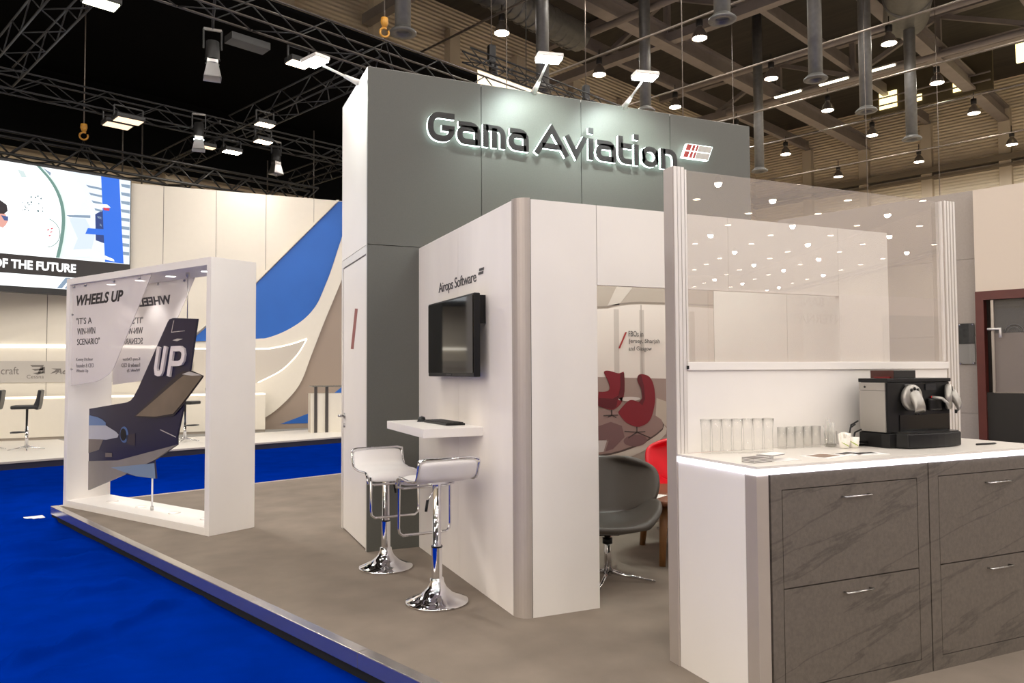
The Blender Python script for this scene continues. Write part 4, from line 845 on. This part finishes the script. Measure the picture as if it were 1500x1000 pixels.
# ------------------------------------------------------------------ neighbouring stand on the left
nf = thing('neighbour_platform', 'white raised floor of the neighbouring stand with dark edge', 'platform', (0,0,-.13), TH)
MB().box(-14, 14.75, .02, 13.5, 25.5, .13).build('white_floor', mat('white_floor_vinyl', (236,230,220), .45, noise=.02), nf)
MB().box(-14, 14.70, 0, 13.5, 14.75, .10).build('dark_edge', mat('edge_dark', (22,20,40), .5), nf); MB().box(-14, 14.68, .105, 13.5, 14.75, .132).build('edge_trim', alu, nf)
MB().box(4.5, 17.2, .13, 13.4, 19.6, .134).build('grey_runner', mat('grey_runner', (150,148,142), .8, noise=.08, nscale=2), nf)
bd = thing('curved_backdrop', 'tall cream backdrop wall with blue tail swoosh', 'backdrop', (0, 20, 0))
cream = mat('cream_backdrop', (214,207,193), .55, noise=.01); taupe = mat('taupe_fabric', (150,134,120), .8)
seams = [-5.2,-4.0,-2.8,-1.605,-.414,.776,1.962,3.158,4.35,5.6]
for x0, x1 in zip(seams[:-1], seams[1:]):
    MB().box(x0+.006, .0, 0, x1-.006, .08, 5.98).build('panel', cream, bd)
MB().box(-5.2, .02, 0, 5.6, .10, 5.97).build('backing', seam, bd)
def bp_(poly, y0, y1, m, name): return MB().prism(poly, y0, y1, 'xz').build(name, m, bd)
low = smooth([(.2,2.20),(.9,2.25),(1.772,2.29),(2.019,2.32),(2.453,2.50),(2.895,2.80),(3.216,3.183),(3.431,3.674),(3.606,4.15),(3.801,4.777),(4.2,6.0)])
blue = mat('swoosh_blue', (26,92,176), .5, noise=.03, nscale=2)
outer = smooth([(-2.3,.05),(.2,.06),(1.2,.10),(1.786,.229),(2.28,.542),(2.783,1.108),(3.089,1.882),(3.417,2.759),(3.804,3.725),(4.3,5.0),(4.7,5.97)])
bp_([(1.2,.0)]+[p for p in outer if p[0] >= 1.2]+[(5.6,5.97),(5.6,0)], -.02, 0, taupe, 'taupe_field')
bp_([(x, z) for x, z in outer if x > .9]+[(4.2,5.97)]+[(x, max(z-.0, .3)) for x, z in low[::-1] if z < 5.9 and x > .9], -.14, -.02, cream, 'white_tail_band')
bp_(low[:-1]+[(4.18,5.95),(3.79,5.95)]+[(3.79,5.95),(1.762,3.712)], -.06, -.001, blue, 'blue_swoosh')
bp_([(3.72,5.97),(3.79,5.97),(1.762,3.74),(.2,2.26),(.12,2.26),(1.70,3.76)], -.14, -.0, cream, 'swoosh_rim')
bp_([(.3,2.02),(1.774,2.016),(2.154,2.046),(2.6,2.15),(2.966,2.289),(2.779,1.952),(2.55,1.68),(2.274,1.445),(1.78,1.19),(1.0,.95),(.3,.9)], -.15, -.141, mat('lens_grey', (190,182,170), .5), 'grey_inlay')
MB().tube([(x, -.15, z) for x, z in smooth([(.3,2.03),(1.774,2.03),(2.154,2.06),(2.6,2.165),(2.966,2.30)])], .016, 6).build('light_cove', mat('cove_glow', (255,248,232), .5, emit=1.6), bd)
MB().tube([(x, -.15, z) for x, z in smooth([(2.966,2.289),(2.779,1.952),(2.55,1.68),(2.274,1.445),(1.78,1.19)])], .012, 6).build('light_cove', MATS['cove_glow'], bd)
bp_([(2.349,.13),(3.096,.398),(3.42,.62),(3.45,.13)], -.03, -.02, blue, 'blue_wave'); bp_([(3.45,.13),(3.42,.62),(3.706,.899),(4.2,1.3),(4.2,.13)], -.03, -.02, blue, 'blue_wave')
MB().box(-5.2, -.04, 2.03, 0.3, -.0, 2.10).build('light_cove', MATS['cove_glow'], bd)
lb = thing('logo_band', 'grey band of sponsor logos low on the cream backdrop', 'logo band', (0, 19.97, 0))
MB().box(-5.2, 0, 1.245, .25, .03, 1.73).build('band', mat('band_grey', (176,170,162), .6), lb)
lgm = mat('logo_grey', (104,98,94), .6)
text('Beechcraft', lgm, lb, (-4.12, -.001, 1.43), fit=(.80, .17), name='logo_text')
text('Cessna', lgm, lb, (-3.17, -.001, 1.335), fit=(.33, .085), name='logo_text')
for i in range(3): MB().prism([(-3.11+.09*i*.3,1.64-.09*i),(-2.84,1.64-.075*i),(-2.86,1.60-.075*i),(-3.07+.09*i*.6,1.60-.09*i)], -.003, 0).build('logo_mark', lgm, lb)
for i in range(2): MB().prism([(-2.97+.09*i,1.45),(-2.91+.09*i,1.45),(-2.85+.03*i,1.60),(-2.90+.03*i,1.60)], -.003, 0).build('logo_mark', lgm, lb)
text('Aero', lgm, lb, (-2.62, -.001, 1.43), fit=(.40, .13), shear=.3, bold=.02, name='logo_text'); MB().prism([(-2.72,1.44),(-2.60,1.47),(-2.50,1.56),(-2.70,1.56),(-2.60,1.53)], -.003, 0).build('logo_mark', lgm, lb)
wd_ = thing('reception_counter', 'long white bar counter with glowing top behind the black stools', 'counter', (0, 19.25, 0))
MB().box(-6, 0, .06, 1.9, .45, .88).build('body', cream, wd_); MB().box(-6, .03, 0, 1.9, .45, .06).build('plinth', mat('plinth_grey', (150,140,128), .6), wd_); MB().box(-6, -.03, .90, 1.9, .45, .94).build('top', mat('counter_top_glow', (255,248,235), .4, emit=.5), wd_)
rcp = thing('reception_desk', 'white desk with two dark uprights and glass top beside the tower', 'desk', (2.87, 18.4, 0))
MB().box(-.02, 0, 0, .95, .4, .93).build('body', cream, rcp)
for x in (.06, .32): MB().box(x, -.03, 0, x+.07, .0, 1.09).build('upright', mat('dark_upright', (66,60,56), .4), rcp)
MB().box(.0, -.1, 1.09, .95, .45, 1.115).build('glass_top', glassmat('desk_glass', (.75,.78,.77), 1.5, haze=.2, hazecol=(120,130,128)), rcp)

# black stools
blv = mat('black_vinyl', (22,24,25), .4)
def black_stool(label, loc, rz):
    t = thing('black_stool', label, 'bar stool', loc, rz, 'black bar stools')
    MB().tube([(0,0,.04),(0,0,.4),(0,0,.4),(0,0,.78)], [.032,.03,.022,.022], 12).build('column', chrome, t)
    lg = MB().tube([(.02,0,.07),(.12,0,.04),(.30,0,.01)], [.022,.016,.01], 6).mesh('star_leg', chrome)
    for a in (10, 100, 190, 280): place(lg, 'star_leg', t, (0,0,0), (0,0,R(a)))
    MB().box(-.24,-.21,.78,.2,.21,.85).build('seat', blv, t, bevel=.025)
    MB().prism([(.13,.78),(.20,.76),(.225,.86),(.255,1.13),(.20,1.145),(.165,.95),(.13,.86)], -.2, .2, 'xz').build('backrest', blv, t, bevel=.02)
    MB().tube([(0,-.0,.34),(-.14,-.14,.34),(-.24,-.12,.34),(-.26,0,.34),(-.24,.12,.34),(-.14,.14,.34),(0,0,.34)], .012, 6).build('footrest', mat('footrest_black', (40,40,42), .4), t)
    return t
black_stool('black low-back stool facing left beside the display frame', (-2.66,16.86,0), R(0))
black_stool('black low-back stool cut by the left edge of the photo', (-3.35,17.2,0), R(0))
black_stool('black stool seen through the display frame, left one', (.10,17.4,0), R(150))
black_stool('black stool seen through the display frame, right one', (.78,17.0,0), R(200))

# video wall
vw = thing('video_wall', 'large bright video screen showing an aircraft fuselage', 'video screen', hv(19,0,0), TH)
def em(n, c, e=1.0): return mat('video_'+n, (12,12,12), .6, emit=e, ecol=c)
MB().box(-1.5, 0, 3.2, 5.97, .2, 6.05).build('housing', housing, vw)
def vp(poly, k, m, name='video_shape'): return MB().prism(poly, -.003*k-.003, -.003*k, 'xz').build(name, m, vw)
vp([(-1.5,3.33),(5.95,3.33),(5.95,6.0),(-1.5,6.0)], 1, em('white', (246,250,252), 1.15), 'video_background')
vp([(4.63,6.0),(5.95,6.0),(5.95,4.02),(4.45,4.02),(4.55,4.6),(4.75,5.0),(5.0,5.5)], 2, em('pale', (214,224,236)))
for i in range(7): vp([(5.0+.06*i,5.75-.17*i),(5.34,5.73-.17*i),(5.34,5.68-.17*i),(5.05+.05*i,5.70-.17*i)], 3, em('slate', (120,140,160)))
for i in range(9): vp([(5.74,5.9-.2*i),(5.94,5.9-.2*i),(5.94,5.82-.2*i),(5.76,5.83-.2*i)], 3, em('slate', (0,0,0)))
vp([(5.31,6.0),(5.70,6.0),(5.82,4.02),(5.42,4.02)], 4, em('blue', (28,98,205)), 'video_pillar')
vp([(5.0,4.62),(5.4,4.64),(5.4,4.78),(5.05,4.76)], 4, em('blue', (0,0,0))); vp([(5.36,5.22),(5.40,4.45),(5.22,4.5),(5.2,5.1)], 3, em('navy', (24,50,110)))
edge = smooth([(4.02,6.0),(4.28,5.7),(4.45,5.35),(4.52,4.95),(4.50,4.5),(4.42,4.02)]); vp(edge+[(x+.07, z) for x, z in edge[::-1]], 3, em('seal', (96,130,122)), 'video_seal')
edge2 = [(x+.07, z) for x, z in edge]; vp(edge2+[(x+.035, z) for x, z in edge2[::-1]], 4, em('sealw', (205,222,214)), 'video_seal')
vp([(4.15,5.98),(4.3,5.9),(4.28,5.82),(4.15,5.92)], 3, em('slate', (0,0,0)))
vp(ell(4.2,4.55,.30,.33,30,-80,80)+ell(4.2,4.55,.285,.315,30,-80,80)[::-1], 4, em('seal', (0,0,0)), 'video_hatch')
for x, z in ((4.24,4.62),(4.3,4.58),(4.27,4.5),(4.31,4.66)): vp([(x,z),(x+.04,z+.02),(x+.045,z+.0),(x+.01,z-.025)], 4, em('red', (190,40,60)))
for i in range(22):
    x = random.uniform(3.75,4.2); z = random.uniform(5.0,5.35); s_ = random.uniform(.012,.03); vp([(x,z),(x+s_,z+s_*.4),(x+s_,z-s_),(x,z-s_)], 3, em('dot', (70,100,105)))
vp([(3.66,5.86),(3.78,5.84),(3.84,5.72),(3.74,5.70)], 3, em('greyb', (190,205,205)))
vp([(4.60,5.0),(5.1,5.06),(5.1,5.0),(4.68,4.96)], 3, em('slate', (0,0,0))); vp([(4.66,4.95),(5.0,4.97),(5.2,4.6),(5.1,4.1),(4.7,4.05),(4.85,4.5)], 3, em('shade', (196,208,226)))
vp([(4.6,4.2),(5.1,4.28),(5.6,4.10),(5.62,4.05),(5.1,4.12),(4.7,4.06)], 5, em('white', (0,0,0))); vp([(5.02,5.33),(5.45,5.36),(5.52,5.30),(5.1,5.22)], 5, em('white', (0,0,0))); vp([(5.36,5.28),(5.5,5.28),(5.49,5.22),(5.38,5.22)], 6, em('red', (0,0,0)))
# worker's head in the film (cap, face, goggles)
vp([(2.8,5.1),(3.35,5.15),(3.48,5.06),(3.50,4.93),(3.44,4.86),(3.36,4.78),(3.2,4.74),(2.8,4.74)], 3, em('cap', (34,26,32)), 'video_cap'); vp([(3.2,4.84),(3.46,4.86),(3.51,4.72),(3.47,4.62),(3.42,4.56),(3.2,4.62)], 4, em('skin', (206,150,138)), 'video_face'); vp([(3.38,4.82),(3.51,4.81),(3.51,4.72),(3.44,4.72)], 5, em('goggle', (60,80,130)), 'video_goggles')
vp([(-1.5,3.60),(5.95,3.60),(5.95,4.01),(-1.5,4.01)], 7, em('caption', (42,36,34), .8), 'video_caption_bar')
text('OF THE FUTURE', mat('video_text', (12,12,12), .6, emit=1.2, ecol=(252,252,252)), vw, (3.24, -.026, 3.705), fit=(1.58, .20), bold=.035, name='video_caption')
vp([(4.45,3.34),(4.55,3.34),(4.72,3.59),(4.62,3.59)], 3, em('slate', (0,0,0))); vp([(4.60,3.34),(4.66,3.34),(4.80,3.59),(4.75,3.59)], 3, em('slate', (0,0,0)))

# ------------------------------------------------------------------ neighbouring stand on the right
rb = thing('neighbour_wall', 'cream wall with dark red door frame at the right edge', 'wall', hv(0,10.87,-.13), TH)
MB().box(0, -1.2, 2.55, .15, 2.69, 3.85).build('header', mat('cream_wall', (204,190,176), .6), rb)
mah = mat('mahogany_frame', (84,34,26), .45, noise=.1, nscale=6)
MB().box(-.03, 2.60, 0, .12, 2.69, 2.55).build('door_jamb', mah, rb); MB().box(-.03, -1.2, 2.44, .12, 2.60, 2.55).build('door_head', mah, rb)
MB().box(.02, -1.2, 0, .07, 2.60, 1.28).build('lower_panel', mat('door_dark', (34,31,28), .4), rb)
MB().box(.03, -1.2, 1.28, .05, 2.52, 2.02).build('frosted_pane', glassmat('frosted_glass', (.5,.47,.45), 1.5, haze=.75, hazecol=(140,130,124), rough=.25), rb)
MB().box(.03, -1.2, 2.02, .05, 2.52, 2.44).build('clear_pane', glassmat('smoked_glass', (.35,.32,.30), 1.55, haze=.1), rb)
MB().box(-.0, 2.50, 1.28, .06, 2.53, 2.44).build('glazing_bar', mat('bar_silver', (170,160,150), .3, .6), rb)
MB().box(.02, -1.2, 1.27, .06, 2.52, 1.285).build('glazing_bar', MATS['bar_silver'], rb)
MB().box(.3, -1.2, 0, .36, 3.4, 2.7).build('inner_screen', mat('inner_dark', (60,52,46), .8), rb)
for r_o in (.10, .065): MB().tube([(-.0+.025, 2.29+r_o*math.cos(R(a)), 2.02+r_o*math.sin(R(a))) for a in range(0, 181, 15)], .006, 5).build('etched_ring', inkg, rb)
MB().tube([(.02,2.55,2.07),(-.06,2.55,2.07),(-.06,2.42,2.07),(-.06,2.42,1.96)], .018, 6).build('handle', aluw, rb)
gw = thing('grey_neighbour_wall', 'plain grey partition wall behind the glass screen post', 'wall', hv(0,11.07,-.13), TH)
for z0, z1 in ((0,1.0),(1.004,2.0),(2.004,3.0),(3.004,3.89)): MB().box(0, 2.70, z0, .12, 5.4, z1).build('panel', mat('partition_grey', (158,148,140), .6, noise=.04, nscale=40), gw)
nb = thing('notice_board', 'small dark picture under clear acrylic on the grey partition', 'sign', hv(0,11.065,-.13), TH)
MB().box(-.03, 2.755, 1.63, -.02, 2.945, 2.17).build('acrylic', acry, nb); MB().box(-.018, 2.76, 1.90, -.005, 2.94, 2.165).build('picture', mat('notice_dark', (48,48,48), .3, noise=.5, nscale=14), nb); MB().box(-.018, 2.76, 1.64, -.005, 2.94, 1.895).build('caption_card', mat('notice_grey', (150,146,142), .4), nb)
for y in (2.775, 2.925):
    for z in (1.65, 2.15): MB().lathe([(.012,0),(.012,.03),(0,.03)], 10).build('standoff', chrome, nb, (-.002,y,z), (0,-math.pi/2,0))

# ------------------------------------------------------------------ stand behind the camera, mirrored in the glass
bw = thing('facing_stand', 'cream stand opposite, seen only mirrored in the glass screen', 'stand', (0,-8,-.13))
MB().box(8, -.1, 0, 22, 0, 3.5).build('wall', mat('facing_cream', (222,208,196), .6), bw)
MB().box(11.3, 0, 0, 14.2, .04, 3.45).build('tan_panel', mat('facing_tan', (196,168,148), .6), bw); MB().box(17, 0, 1.0, 20, .04, 3.0).build('grey_panel', mat('facing_grey', (150,146,142), .5), bw)
text('BANGOR', mat('facing_ink', (140,120,110), .6), bw, (14.9, .045, 3.15), (math.pi/2,0,math.pi), fit=(1.5,.24)); text('INTERNATIONAL', MATS['facing_ink'], bw, (15.6, .045, 2.72), (math.pi/2,0,math.pi), fit=(2.9,.24))
